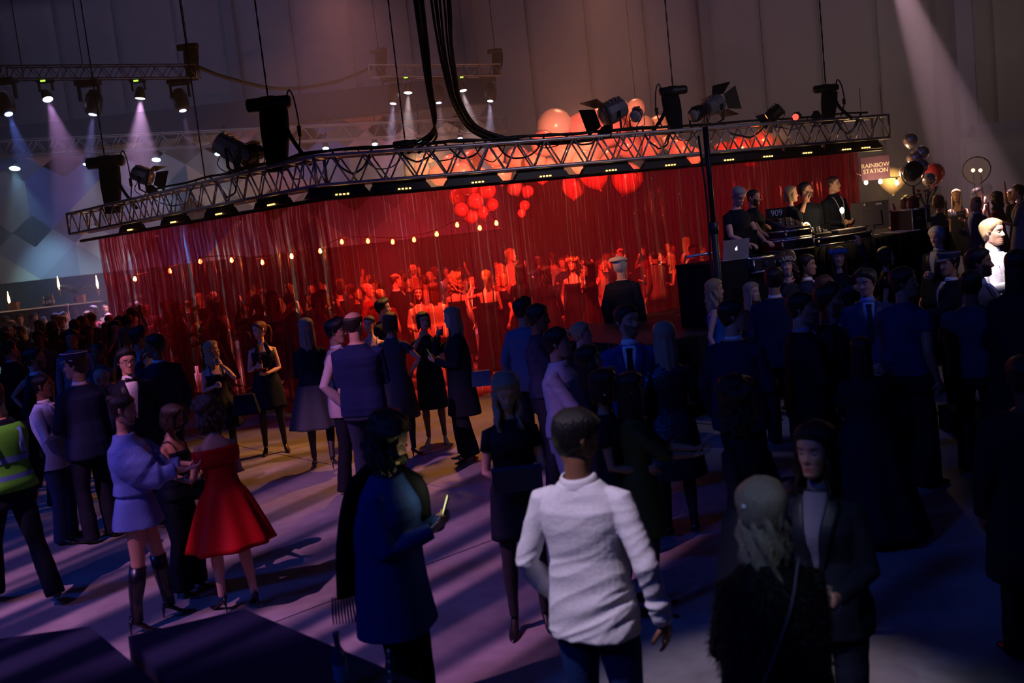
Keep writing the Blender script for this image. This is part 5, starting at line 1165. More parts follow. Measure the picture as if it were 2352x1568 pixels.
# upright black stand in front
P0 = aty(1645, 588, 12.3); P1 = aty(1612, 292, 12.3); sd = thing('lighting_stand', 'upright black lighting stand rising from the stage to the truss', 'stand', (P0[0], 12.3, 0))
hh = P1[2]; bar('pole', (0, 0, 0), (0, 0, 2.3), .045, BLACKMETAL, sd, 12); bar('pole', (0, 0, 2.3), (0, 0, hh), .034, BLACKMETAL, sd, 12)
g = G(); g.lathe([(.05, 2.2), (.06, 2.21), (.06, 2.34), (.04, 2.35)], 12); obj('collar', g.mesh('collar', [BLACKMETAL]), sd)
for k in range(3): bar('foot', (0, 0, .3), (.5 * math.cos(k * 2.1), .5 * math.sin(k * 2.1), .02), .018, BLACKMETAL, sd)
g = G(); g.tube(spline([(-.05, -.02, .9), (-.08, -.03, 1.8), (-.06, -.02, 2.6), (-.09, 0, hh - .1)], 6), .014, 6); obj('taped_cable', g.mesh('taped_cable', [RUBBER]), sd)
g = G(); g.tube([aty(1578, 590, 12.3) - np.array((P0[0], 12.3, 0)), aty(1650, 578, 12.3) - np.array((P0[0], 12.3, 0))], .018, 8); obj('rail', g.mesh('rail', [ALU]), sd)
# black lamp on a fork stand by the silver balloons
P = aty(2096, 394, 18.2); hd = thing('studio_lamp', 'big black drum lamp in a fork bracket on a post before the silver balloons', 'lamp', (P[0], 18.2, 0)); 
g = G(); g.lathe([(.05, -.17), (.12, -.16), (.155, -.1), (.17, .1), (.15, .14), (.05, .15)], 14, (0, 0, P[2]), R=rotx(1.2)); obj('drum', g.mesh('drum', [mat('lamp_black', (.03, .03, .045), .25, .5)]), hd)
g = G(); t = np.linspace(PI, 2 * PI, 13); g.tube(np.stack([.21 * np.cos(t), 0 * t, P[2] + .26 * np.sin(t)], -1), .012, 6); obj('fork', g.mesh('fork', [ALU]), hd); bar('post', (0, 0, 0), (0, 0, P[2] - .26), .022, BLACKMETAL, hd)
# flowers near it
fl = thing('flower_vase', 'spray of pink flowers just beyond the monitor under the silver balloons', 'flowers', tuple(aty(2128, 465, 17.6)))
g = G(); g.lathe([(.05, -.35), (.06, -.3), (.05, -.1), (.06, -.05)], 10); obj('vase', g.mesh('vase', [GL]), fl)
for i in range(18):
    a = i * 2.4; rr = .06 + .13 * random.random(); h_ = .08 + .15 * random.random(); c = np.array([rr * math.cos(a), rr * math.sin(a), h_]); bar('stem', (0, 0, -.1), tuple(c), .004, LEAFM, fl, 6)
    g = G()
    for k in range(6): g.tube([c, c + np.array([math.cos(k) * .03, math.sin(k) * .03, .03])], [(.012, .004), (.004, .002)], 4)
    q = obj('bloom', g.mesh('bloom', [mat('bloom', (.5, .12, .2), .6)]), fl); q['kind'] = 'stuff'

# ------------------------------------------------------------------ black draped tables nearest to the camera
def blacktable(corners, z, label):
    P = [atz(x, y, z) for x, y in corners]; c = sum(P) / len(P); root = thing('black_table', label, 'table', (c[0], c[1], 0)); P = [p - (c[0], c[1], 0) for p in P]
    g = G(); R = []
    for zz, e in ((.01, 1.02), (z - .08, 1.0), (z - .01, .995), (z, .985)): R.append([np.array([p[0] * e, p[1] * e, zz]) for p in P])
    g.loft(np.array(R)); me = g.mesh('cloth', [mat('navy_cloth', (.008, .013, .045), .8, bump=.3, bscale=6, spec=.2)], False); obj('cloth', me, root)
    return root
blacktable([(-240, 1840), (-260, 1500), (208, 1436), (640, 1800)], .72, 'low navy cloth covered table in the near corner below the boots')
blacktable([(420, 1610), (292, 1458), (560, 1396), (1050, 1600), (1100, 1850), (800, 1900)], .66, 'black cloth covered table under the bottle, nearest the red dress')
P = atz(789, 1586, .66); bottle(P, .27, 'blue lit beer bottle standing on the black table edge', None, mat('beer_glass', (.02, .05, .12), .12, spec=.8), (.1, .2, .4), 16)
P = atz(897, 1640, .66); cp = thing('plastic_cup', 'clear plastic cup with ice at the black table edge', 'cup', tuple(P))
CUPM = clearm(); CUPM.name = 'cup_plastic'
def cup(root, h=.11, r=.038, fill=(.02, .02, .05)):
    g = G(); g.lathe([(r * .72, 0), (r * .75, .004), (r, h), (r * .95, h), (r * .70, .008)], 16, cap=(True, True)); obj('wall', g.mesh('cup', [CUPM]), root)
    g = G(); g.lathe([(r * .68, .01), (r * .88, h * .7), (.001, h * .7)], 14); obj('drink', g.mesh('drink', [mat('drink', fill, .1, spec=.6)]), root)
cup(cp, .15, .045, (.05, .08, .2))
stw = thing('drinking_straw', 'striped paper straw standing in the clear cup', 'straw', tuple(P)); 
for k in range(12): bar('stripe', (.002 * k, .0, .02 + .021 * k), (.002 * (k + 1), 0, .041 + .021 * k), .005, mat('straw_white', (.6, .6, .65), .6) if k % 2 else mat('straw_blue', (.05, .08, .3), .6), stw, 8)
# ------------------------------------------------------------------ things people hold or wear
def basis(o, P, x, y):
    """place o with its local z along x-th given axis"""
    z = np.array(x, float); z /= np.linalg.norm(z); y = np.array(y, float); y -= (y @ z) * z; y /= np.linalg.norm(y); xx = np.cross(y, z)
    o.rotation_mode = 'QUATERNION'; o.rotation_quaternion = Matrix(np.stack([xx, y, z], 1).tolist()).to_quaternion(); o.location = tuple(P)
def give_cup(p, sg, label, h=.11, fill=(.10, .06, .03)):
    P, d, n = p['hand'][sg]; o = thing('plastic_cup', label, 'cup', tuple(P)); cup(o, h, .036, fill); up_ = np.array([0, 0, 1.]) ; basis(o, P - up_ * h * .45, up_ + n * .0, (0, 1, 0)); return o
def give_bottle(p, sg, label, h=.23):
    P, d, n = p['hand'][sg]; o = bottle(P, h, label, None, mat('brown_glass', (.05, .025, .01), .15, spec=.8), (.4, .4, .4)); basis(o, P - np.array([0, 0, h * .4]), (.05, -.1, 1), (0, 1, 0)); return o
def give_phone(p, sg, label, up_=(0, .5, 1), face=None, lit=(1, .95, .45), es=1.0):
    P, d, n = p['hand'][sg]; o = thing('phone', label, 'phone', tuple(P)); g = G(); g.box((0, 0, 0), (.072, .009, .145)); b = obj('body', g.mesh('phone', [BLACKMETAL], False), o)
    g = G(); g.box((0, -.0055, 0), (.066, .002, .132)); obj('screen', g.mesh('screen', [emis('phone_screen', lit, es)], False), o)
    f = np.array(face if face is not None else p['head'] - P, float); f /= np.linalg.norm(f); basis(o, P + np.array(up_) * .03, up_, -f); return o
def cap_of(p, kind, label, cat='hat', c=(.55, .55, .7)):
    o = thing('hat', label, cat, tuple(p['head'])); s = p['s']; R = p['RH']; g = G()
    m = cloth(c, .6)
    if kind == 'sailor':
        g.lathe([(.088, .055), (.092, .07), (.118, .115), (.112, .128), (.03, .135), (.01, .136)], 24); o2 = G(); o2.lathe([(.0885, .052), (.0905, .054), (.091, .078), (.089, .08)], 24, cap=(False, False))
        obj('crown', g.mesh('crown', [mat('cap_dark', (.03, .03, .08), .5)]), o); obj('band', o2.mesh('band', [m]), o)
        g = G(); g.lathe([(.112, .118), (.120, .122), (.118, .128), (.110, .126)], 24, cap=(False, False)); obj('piping', g.mesh('piping', [m]), o)
        g = G(); R_ = []
        for y, w, z in ((-.075, .07, .058), (-.10, .062, .05), (-.125, .04, .04), (-.135, .01, .036)): R_.append([np.array((w * math.cos(t), y, z + .004 * math.sin(t))) for t in np.arange(10) * 2 * PI / 10])
        g.loft(np.array(R_)); obj('peak', g.mesh('peak', [m]), o)
    elif kind == 'beret':
        g.sphere((.02, .02, .095), (.125, .13, .045), 20, 10); obj('crown', g.mesh('crown', [m]), o); g = G(); g.lathe([(.088, .05), (.093, .055), (.092, .08), (.085, .08)], 20, cap=(False, False)); obj('band', g.mesh('band', [cloth((.4, .02, .03))]), o)
        g = G(); g.sphere((.02, .02, .15), .018, 8, 6); obj('pompom', g.mesh('pompom', [m]), o)
    elif kind in ('flowers', 'santa'):
        rr = random.Random(4)
        for i in range(16):
            a = i / 16 * 2 * PI; cx = np.array([.088 * math.cos(a), .10 * math.sin(a), .075 + .01 * math.sin(a * 3)])
            g = G()
            for k in range(5):
                t = k * 1.256; g.sphere(cx + np.array([.016 * math.cos(t), .016 * math.sin(t) * .6, .016 * math.sin(t)]), (.013, .012, .013), 6, 4)
            obj('flower', g.mesh('flower', [m]), o)
    M = np.eye(4); M[:3, :3] = R * s; M[:3, 3] = p['head']; o.matrix_world = Matrix(M.tolist()); return o
def on_person(p, name, g, m, smooth=True): return obj(name, g.mesh(name, [m], smooth), p['root'])
N1 = (.010, .016, .050); N2 = (.006, .009, .022); BK = (.006, .009, .020); NT = ('trousers', (.008, .010, .022))

# ------------------------------------------------------------------ the guests one can tell apart: the near side, far left to far right
v = person(-28, 874, 1.8, -155, 'steward in a green high visibility vest walking along the edge of the floor', top=('jacket', BK, None), bottom=('trousers', BK), tier=1, walk=.32, stance=.16, L='down', Rr='down')
g = G(); R = []
for z in np.linspace(.92, 1.42, 9): w, d, yc = trow('m', z); e_ = .036 + .03 * max(0, 1.08 - z) / .16; R.append(v['spu'](ring(w + e_, d + e_, yc, z, 28)))
g.loft(np.array(R)); vs_ = on_person(v, 'vest', g, mat('hi_vis', (.09, .45, .03), .7))
for z in (1.02, 1.16):
    g = G(); g.loft(np.array([v['spu'](ring(trow('m', q)[0] + (.050 if q < 1.08 else .040), trow('m', q)[1] + (.050 if q < 1.08 else .040), trow('m', q)[2], q, 28)) for q in (z - .025, z + .025)]), cap=(False, False)); obj('band', g.mesh('band', [mat('reflective', (.12, .25, .5), .3)]), vs_)
for sx in (-1, 1):
    g = G(); g.tube([v['spu'](q) for q in ((sx * .10, .16, 1.2), (sx * .105, .13, 1.38), (sx * .10, .0, 1.46), (sx * .10, -.13, 1.36), (sx * .10, -.155, 1.2))], [(.025, .004)] * 5, 6); obj('band', g.mesh('band', [mat('reflective', (.12, .25, .5), .3)]), vs_)
person(76, 797, 1.80, 70, 'bearded man in dark suit with open white collar behind the pale blazer man', top=('suit', N2, 'w'), bottom=NT, hc='dark', beard=.75, skin='light', look=75)
p = person(93, 858, 1.7, 62, 'man in pale blue blazer and tie holding a beer bottle to his chest', look=80, hair='buzz', hc='black', skin='brown', top=('suit', (.42, .50, .78), 'w', 'tie', (.04, .05, .12)), bottom=('trousers', (.03, .05, .13)), L='drink', Rr='chest', Y=9.5, tier=0)
give_bottle(p, 1, 'beer bottle in the raised hand of the pale blazer man')
p = person(168, 808, 1.8, -150, 'man in navy suit wearing the white trimmed peaked cap, seen from behind', look=-110, top=('suit', N1, 'w'), bottom=NT, skin='light', L='drinklow', Rr='down', Y=9.4)
cap_of(p, 'sailor', 'white trimmed peaked party cap on the man behind the pale blazer')
person(236, 845, 1.62, 60, 'bald man half hidden behind the back of the capped man', hair='bald', top=('suit', (.03, .05, .12), 'b'), bottom=NT, pitch=.3, Y=10.4)
p = person(287, 799, 1.82, 8, 'young man with glasses, black tie and white dress shirt in a dinner jacket', look=14, pitch=.1, hair='quiff', hc='black', skin='light', top=('suit', N2, 'w', 'bow'), bottom=NT, glasses=True, tier=0, L='down', Rr='pocket', Y=9.7)
person(352, 766, 1.85, -150, 'tall man in navy suit with hand to his chin, his back to the camera', look=-105, top=('suit', N1, 'w'), bottom=NT, skin='brown', hc='black', L='face', width=1.12, Y=10.7)
# three friends by the black tables
p = person(286, 902, 1.64, 78, 'woman in pale blue batwing dress and knee boots holding out her hands', 'f', look=80, pitch=.22, hair='bun', hc='dark', skin='light', top=('dress', (.15, .23, .60), .74, .215, 1.40, 'batwing', .45), bottom=None, L='reach', Rr='reach', heel=.07, boots=True, tier=0, Y=6.95, walk=.10, stance=.26, shoes=(.008, .008, .015))
p = person(402, 928, 1.6, 55, 'dark haired woman in sleeveless black jumpsuit between the blue and red dresses', 'f', look=80, pitch=.25, lean=.12, hair='bob', hc='dark', skin='tan', top=('dress', BK, .88, .18, 1.33, 'straps'), bottom=('wide', BK), L='reachlow', Rr='reachlow', heel=.05, tier=0, Y=7.55)
p = person(458, 917, 1.56, -158, 'woman in red off the shoulder dress with curly brown hair, seen from behind', 'f', look=-118, pitch=.3, lean=.14, hair='curly', hc='brown', skin='fair', top=('dress', (.42, .005, .009), .50, .36, 1.30, 'offshoulder', .6), bottom=None, L='reachlow', Rr='clasp', heel=.08, tier=0, Y=7.15, walk=.08, shoes=(.01, .008, .01))
g = G(); P, d, n = p['hand'][-1]; hb = thing('handbag', 'small black handbag hanging from the red dressed woman', 'bag', tuple(P)); g.box((0, 0, -.10), (.20, .06, .14), taper=.8); obj('body', g.mesh('bag', [mat('bag_leather', BK, .35)], False), hb); g = G(); t = np.linspace(0, PI, 9); g.tube(np.stack([.07 * np.cos(t), 0 * t, -.03 + .08 * np.sin(t)], -1), .006, 6); obj('strap', g.mesh('strap', [BLACKMETAL]), hb)
# middle row in front of the curtain
p = person(481, 783, 1.62, 15, 'blonde woman in strappy black dress sipping with both hands raised', 'f', look=62, pitch=-.15, hair='wavy', hc='blond', skin='fair', top=('dress', BK, .55, .26, 1.30, 'straps'), bottom=None, L='mouth', Rr='drink', heel=.07, tights=BK, Y=11.9)
give_cup(p, 1, 'clear cup at the lips of the strappy dress blonde', .12)
g = G(); w0 = p['hand'][1][0]; hb = thing('shoulder_bag', 'large dark shoulder bag at the hip of the sipping blonde', 'bag', (p['loc'][0] + .32, p['loc'][1] - .05, .80)); g.box((0, 0, 0), (.34, .12, .26), taper=.7); obj('body', remesh(g, .02, 'bag', [cloth((.008, .012, .03))], 4), hb)
g = G(); g.tube(spline([(-.10, 0, .1), (-.2, -.02, .4), (-.24, 0, .55)], 5), [(.01, .003)] * 11, 6); obj('strap', g.mesh('strap', [BLACKMETAL]), hb)
p = person(590, 736, 1.66, 0, 'woman in black halter dress with a bottle and bare shoulders lit orange', 'f', look=-62, pitch=.15, hair='pony', hc='auburn', skin='fair', top=('dress', BK, .56, .235, 1.34, 'halter'), bottom=None, L='clasp', Rr='drink', heel=.07, tights=(.015, .012, .014), tier=0, Y=12.7, stance=.26)
give_bottle(p, -1, 'small bottle in the hand of the halter dress woman', .2)
g = G(); P, d, n = p['hand'][1]; hb = thing('clutch', 'small shiny purse resting on the open palm of the halter dress woman', 'bag', tuple(P + np.array([0, 0, .03]))); g.box((0, 0, 0), (.16, .09, .03)); obj('body', g.mesh('clutch', [mat('clutch_foil', (.15, .03, .03), .25, .4)], False), hb); g = G(); g.box((.03, -.03, .02), (.03, .03, .012)); obj('clasp', g.mesh('clasp', [CHROME], False), hb)
person(700, 729, 1.72, 172, 'long haired woman in black top and flared grey midi skirt, seen from behind', 'f', hair='long', hc='ash', skin='light', top=('sweater', BK, 'long', .96), bottom=('skirt', (.055, .060, .075), .46, .33), L='clasp', Rr='clasp', heel=.08, tights=(.035, .03, .035), tier=0, Y=11.4, walk=.16, stance=.26)
p = person(770, 731, 1.82, 72, 'man in light grey pink blazer, white shirt and bow tie facing the navy sweater', look=75, pitch=.08, hair='quiff', hc='black', skin='light', top=('suit', (.42, .33, .37), 'w', 'bow'), bottom=('trousers', (.008, .009, .018)), L='drinklow', Rr='pocket', tier=0, Y=10.25, walk=.08)
p = person(809, 713, 1.88, 168, 'balding man in navy sweater with his back turned, tallest of the middle row', look=150, hair='balding', hc='dark', skin='light', top=('sweater', (.012, .018, .075), 'long', .82), bottom=('trousers', (.03, .035, .07)), L='clasp', Rr='clasp', width=1.12, tier=0, Y=9.75, walk=.1)
person(848, 723, 1.64, -8, 'smiling dark haired woman with drop earrings facing the navy sweater', 'f', look=-20, smile=1, hair='bun', hc='dark', skin='fair', top=('dress', (.42, .40, .48), .5, .2, 1.30, 'straps'), bottom=None, L='down', Rr='down', heel=.06, tights=BK, Y=12.9, tilt=.12)
person(877, 686, 1.8, 60, 'dark haired man with glasses behind the smiling woman', look=78, hair='quiff', hc='black', skin='light', top=('sweater', BK, 'long'), bottom=NT, glasses=True, Y=13.75)
person(893, 716, 1.68, 160, 'dark bobbed woman in grey dress with her hand lifted to her hair', 'f', look=-160, hair='bob', hc='brown', skin='light', top=('dress', (.06, .055, .07), .45, .24, 1.38, 'short'), bottom=None, L='face', Rr='hip', heel=.06, tights=BK, Y=11.6)
p = person(969, 715, 1.64, -5, 'dark haired woman in black with silver shoes drinking beside the long haired blonde', 'f', look=20, hair='bob', hc='black', skin='light', top=('dress', BK, .44, .20, 1.36, 'short'), bottom=None, L='drink', Rr='mouth', heel=.05, tights=(.10, .05, .05), shoes=(.45, .4, .4), Y=12.2)
p = person(1033, 704, 1.72, -82, 'blonde woman in long black outfit looking at her phone, in profile', 'f', look=-78, pitch=.1, hair='long', hc='ash', skin='fair', top=('coat', BK, .50), bottom=('wide', BK), L='phone', Rr='mouth', heel=.05, tier=0, Y=11.1)
give_phone(p, 1, 'phone in the hands of the long haired blonde in black', (-.4, .2, .9), es=.12)
give_cup(p, -1, 'cup at the lips of the long haired blonde in black')
g = G(); hb = thing('evening_bag', 'blue box bag at the hip of the long haired blonde', 'bag', (p['loc'][0] + .24, p['loc'][1] - .12, .93)); g.box((0, 0, 0), (.22, .09, .17), taper=.94); obj('body', g.mesh('bag', [mat('blue_bag', (.02, .06, .16), .5)], False), hb); g = G(); g.tube(spline([(-.08, 0, .08), (-.10, .0, .35), (-.16, 0, .52)], 5), .005, 5); obj('chain', g.mesh('chain', [CHROME]), hb)
# woman with the phone, near
p = person(912, 960, 1.68, 68, 'curly haired woman in blue coat reading her lit phone', 'f', look=74, pitch=.38, lean=.10, hair='curly', hc='dark', skin='light', top=('coat', (.014, .036, .18), .60), bottom=('wide', (.006, .006, .012)), L='phone', Rr='phone', tier=0, Y=4.95, width=1.2)
ph = give_phone(p, 1, 'glowing phone held by the curly haired woman in blue', (.35, .1, .9), es=1.6)
l = bpy.data.lights.new('phone_light', 'POINT'); l.energy = .4; l.color = (1, .95, .5); l.shadow_soft_size = .05; o = bpy.data.objects.new('phone_light', l); COL.objects.link(o); hp_ = p['hand'][1][0]; o.location = tuple(hp_ + (p['head'] - hp_) * .25 + np.array([0, -.02, .05]))
g = G(); sc_ = thing('scarf', 'dark fringed scarf over the shoulders of the blue coat woman', 'scarf', tuple(p['loc'])); W0 = p['wp']
pts = [W0(p['spu'](q)) for q in ((.10, -.17, 1.18), (.09, -.13, 1.38), (.07, .06, 1.455), (-.03, .115, 1.44), (-.11, .155, 1.34), (-.15, .175, 1.1), (-.17, .195, .84))]
g.tube(spline([q - p['loc'] for q in pts], 5), [(.045, .03)] * 8 + [(.055, .035)] * 9 + [(.07, .022)] * 14, 10); obj('body', g.mesh('scarf', [cloth((.006, .007, .014), .95)]), sc_)
e = pts[-1] - p['loc']
for k in range(12):
    g = G(); x = (k - 5.5) * .014; g.tube([e + (x, 0, 0), e + (x * 1.1, -.005, -.08), e + (x * 1.15, .0, -.14)], [.005, .006, .003], 5); obj('tassel', g.mesh('tassel', [cloth((.05, .05, .07), .95)]), sc_)
# woman with the clutch
p = person(1160, 862, 1.66, 4, 'long haired woman in sleeveless black lace dress looking down over her clutch', 'f', look=6, pitch=.42, lean=.08, hair='wavy', hc='ash', skin='light', top=('dress', BK, .62, .205, 1.41, 'cap'), bottom=None, L='clasp', Rr='clasp', heel=.07, tights=(.02, .018, .025), tier=0, Y=6.0)
g = G(); P = (p['hand'][1][0] + p['hand'][-1][0]) / 2; hb = thing('clutch', 'flat dark blue clutch bag held by the woman in black lace', 'bag', tuple(P)); g.box((0, -.04, 0), (.30, .03, .18), R=rotx(.5)); obj('body', g.mesh('clutch', [mat('navy_clutch', (.015, .03, .09), .35)], False), hb); g = G(); g.box((0, -.062, .04), (.28, .006, .05), R=rotx(.5)); obj('flap', g.mesh('flap', [mat('navy_clutch2', (.03, .05, .13), .3)], False), hb)
# man in the white shirt: nearest
p = person(1336, 937, 1.80, 158, 'man in crumpled white shirt and jeans with his back to the camera', look=118, pitch=.34, tilt=0, hair='short', hc='black', skin='brown', top=('shirt', (.74, .72, .76), 'long', .80), bottom=('jeans', (.012, .035, .14)), L=((.215, .10, .90), (-1, 0, 0), .3, (1, -1.2, 0), (-.3, .6, -.6)), Rr=((.30, .0, .87), (-1, .2, 0), .3, (.6, -.9, 0), None), tier=0, Y=4.12, lean=-.03, width=.93, beard=.35)
# group around him
person(1199, 684, 1.8, 150, 'man in denim jacket hidden behind the dark shirted man', look=120, hair='quiff', hc='black', skin='tan', top=('jacket', (.10, .13, .22), None), bottom=NT, Y=10.6)
p = person(1237, 697, 1.8, 78, 'man in dark navy shirt with bare forearm reaching forward', look=82, pitch=.12, hair='short', hc='black', skin='brown', top=('shirt', (.010, .016, .05), 'elbow'), bottom=NT, L='reachlow', Rr='reachlow', tier=0, Y=9.3)
p = person(1277, 750, 1.74, 70, 'man in white shirt with rolled sleeves standing behind the nearest man', look=82, hair='short', hc='black', skin='light', top=('shirt', (.50, .48, .58), 'elbow'), bottom=('trousers', (.35, .35, .45)), L='drinklow', Rr='reachlow', tier=0, Y=7.7)
person(1333, 736, 1.66, 84, 'smiling blonde woman in profile behind the rolled sleeves man', 'f', look=88, smile=1, hair='pony', hc='blond', skin='fair', top=('dress', N2, .5, .22, 1.36, 'short'), bottom=None, L='drink', Rr='drink', tights=BK, Y=8.9)
person(1345, 792, 1.62, 72, 'laughing woman with long dark hair lifting her hand to her mouth', 'f', look=86, pitch=-.15, smile=1, hair='long', hc='dark', skin='light', top=('dress', BK, .5, .22, 1.36, 'long'), bottom=None, L='face', Rr='drink', tights=BK, Y=7.2)
p = person(1437, 699, 1.86, -4, 'bearded man in bright blue suit with white shirt and dark tie', look=38, hair='short', hc='dark', skin='light', beard=.7, top=('suit', (.012, .05, .22), 'w', 'tie', (.01, .005, .02)), bottom=('trousers', (.012, .04, .16)), L='clasp', Rr='down', tier=0, Y=7.9)
SEQ = mat('sequins', (.02, .06, .10), .16, .9, bump=1., bscale=55)
p = person(1522, 737, 1.72, -168, 'blonde woman with long hair in dark glittering sequin dress, seen from behind', 'f', look=-170, hair='long', hc='ash', skin='fair', top=('dress', (.01, .03, .05), .5, .24, 1.36, 'elbow'), bottom=None, L='down', Rr='drinklow', tights=BK, tier=0, Y=7.7)
for ch in p['root'].children:
    if ch.name.startswith('dress'): ch.data.materials[0] = SEQ
p = person(1384, 846, 1.6, 80, 'dark bobbed woman with pearl earring behind the shoulder of the nearest man', 'f', look=88, hair='bob', hc='black', skin='tan', top=('dress', BK, .5, .22, 1.38, 'short'), bottom=None, L='drinklow', Rr='drinklow', tights=BK, tier=0, Y=6.3)
give_cup(p, -1, 'clear cup just beyond the shoulder of the nearest man', .12, (.1, .12, .2))
g = G(); g.sphere(p['hc'] + p['RHl'] @ np.array((-.085, -.0, -.045)), .008, 8, 6); on_person(p, 'earring', g, CHROME)
p = person(1447, 852, 1.62, 88, 'long dark haired woman in gold green top gesturing with open hand', 'f', look=92, hair='long', hc='black', skin='tan', top=('dress', (.07, .075, .02), .55, .20, 1.38, 'elbow'), bottom=None, L='reach', Rr='reach', tights=BK, tier=0, Y=6.2, heel=.06)
person(1640, 641, 1.68, 80, 'wavy blonde woman in bright blue dress facing the stage', 'f', look=80, smile=1, hair='wavy', hc='blond', skin='fair', top=('dress', (.01, .10, .42), .5, .22, 1.34, 'straps'), bottom=None, L='drink', Rr='down', tights=BK, Y=11.5)
person(1725, 647, 1.62, 40, 'fair haired woman peeking between two suited backs near the stage', 'f', look=50, hair='long', hc='ash', skin='fair', top=('dress', N2, .5, .22, 1.34, 'short'), bottom=None, tights=BK, Y=11.4)
person(1775, 612, 1.85, 170, 'dark haired man in navy suit, back turned, nearest the stage tables', look=178, hair='short', hc='black', skin='tan', top=('suit', N1, 'w'), bottom=NT, Y=10.2, width=1.08)
person(1680, 686, 1.82, 150, 'big dark haired man in navy suit with wide white collar beside the sequin dress', look=98, hair='short', hc='black', skin='light', top=('suit', N1, 'w'), bottom=NT, L='down', Rr='drinklow', tier=0, Y=7.6, width=1.1)
person(1838, 670, 1.8, 112, 'sharp nosed man in black suit with pale patterned collar', look=84, hair='short', hc='black', skin='light', beard=.35, top=('suit', BK, (.3, .28, .45)), bottom=NT, L='drinklow', Rr='drinklow', Y=7.75)
person(1893, 629, 1.76, 160, 'man with receding sandy hair between the two profiles by the stage', look=130, hair='receding', hc='auburn', skin='fair', top=('suit', N2, 'w'), bottom=NT, Y=9.9)
person(1900, 652, 1.84, 90, 'bearded man with swept back dark hair in profile before the sandy haired man', look=86, hair='quiff', hc='dark', skin='light', beard=.8, top=('suit', (.012, .014, .028), (.2, .2, .3)), bottom=NT, L='drinklow', Rr='down', Y=7.9)
p = person(1804, 583, 1.84, 15, 'curly woman with flower crown sipping a drink in front of the stage', 'f', look=10, hair='curly', hc='brown', skin='light', top=('dress', N2, .5, .22, 1.34, 'long'), bottom=None, L='down', Rr='mouth', tights=BK, Y=12.05)
cap_of(p, 'flowers', 'pale flower crown on the curly sipping woman', 'flower crown', (.35, .32, .25)); give_cup(p, -1, 'tall glass at the lips of the curly woman with flower crown', .14)
person(1852, 584, 1.84, 75, 'dark haired man in navy suit pointing an arm towards the blue flower crown', look=70, hair='short', hc='black', skin='tan', top=('suit', N1, 'w'), bottom=NT, L='point', Rr='down', Y=12.15)
p = person(1925, 566, 1.8, 5, 'woman with blue flower crown and long hair raising one hand before the stage', 'f', look=0, hair='long', hc='brown', skin='light', top=('dress', N2, .5, .22, 1.34, 'long'), bottom=None, L='up', Rr='down', tights=BK, Y=12.7)
cap_of(p, 'flowers', 'blue flower crown on the woman with raised hand', 'flower crown', (.03, .12, .5))
person(1985, 617, 1.8, 5, 'man in blue suit with pale blue shirt and tie looking down at the crowd', look=-30, pitch=.15, hair='quiff', hc='dark', skin='light', top=('suit', (.012, .03, .11), (.15, .25, .6), 'tie', (.01, .01, .04)), bottom=NT, Y=9.4)
person(2034, 566, 1.76, 95, 'woman with big black bob in profile under the monitor', 'f', look=92, hair='bob', hc='black', skin='fair', top=('dress', N2, .5, .22, 1.34, 'short'), bottom=None, tights=BK, Y=12.9)
person(2073, 612, 1.86, 140, 'broad man in blue patterned shirt and dark trousers with his back turned', look=88, hair='short', hc='black', skin='tan', top=('shirt', (.012, .032, .11), 'short'), bottom=('wide', BK), L='drinklow', Rr='down', width=1.2, tier=0, Y=8.3)
person(1975, 772, 1.64, 178, 'woman in floor length black gown standing behind the laughing woman in black', 'f', hair='long', hc='black', skin='tan', top=('dress', BK, .06, .42, 1.38, 'long'), bottom=None, L='clasp', Rr='clasp', width=1.2, Y=7.1)
person(2147, 520, 1.86, -35, 'white haired man in dark jacket glancing down near the follow spot', look=-30, pitch=.25, hair='short', hc='white', skin='fair', top=('suit', BK, (.3, .3, .35)), bottom=NT, L='drink', Rr='down', Y=13.6)
p = person(2178, 578, 1.8, -75, 'man with white trimmed party band on his hair holding out a drink', look=-50, hair='short', hc='black', skin='tan', top=('suit', N2, 'w'), bottom=NT, L='reach', Rr='drinklow', Y=10.6)
cap_of(p, 'sailor', 'white trimmed cap on the man holding out a drink near the follow spot', 'hat', (.3, .3, .38)); give_cup(p, 1, 'clear cup in the outstretched hand by the follow spot')
rp = aty(2276, 500, 9.7); g = G(); g.box((rp[0], rp[1] + .02, .13), (.9, .8, .25)); o = obj('low_riser', g.mesh('riser', [BLACKCLOTH], False)); tag(o, 'low black riser under the man caught by the follow spot', 'riser')
person(2278, 501, 1.82, 55, 'bearded man in white shirt and pale jacket caught in the bright follow spot', look=62, hair='short', hc='blond', skin='fair', beard=.6, smile=1, top=('suit', (.55, .55, .6), 'w'), bottom=NT, L='chest', Rr='drink', Y=9.7, lift=.255)
person(2228, 620, 1.76, 178, 'broad shouldered man in grey tee seen from behind on the open floor', hair='short', hc='black', skin='brown', top=('tee', (.035, .055, .10), 'short', .86), bottom=('trousers', BK), L='clasp', Rr='clasp', width=1.25, tier=0, Y=8.45)
person(2247, 568, 1.8, 80, 'dark bearded man in grey waistcoat behind the grey tee', look=84, hair='short', hc='black', skin='tan', beard=.9, top=('suit', (.13, .12, .16), 'b'), bottom=NT, Y=9.0)
person(2335, 572, 1.8, 170, 'long black haired woman blocking the edge of the follow spot glow', 'f', hair='long', hc='black', skin='tan', top=('coat', BK, .5), bottom=('trousers', BK), Y=8.2, width=1.3)
person(2348, 815, 1.75, -165, 'dark coated figure at the very edge of the floor, turned away', hair='short', hc='black', skin='dark', top=('coat', BK, .5), bottom=('trousers', BK), Y=5.0, width=1.15)
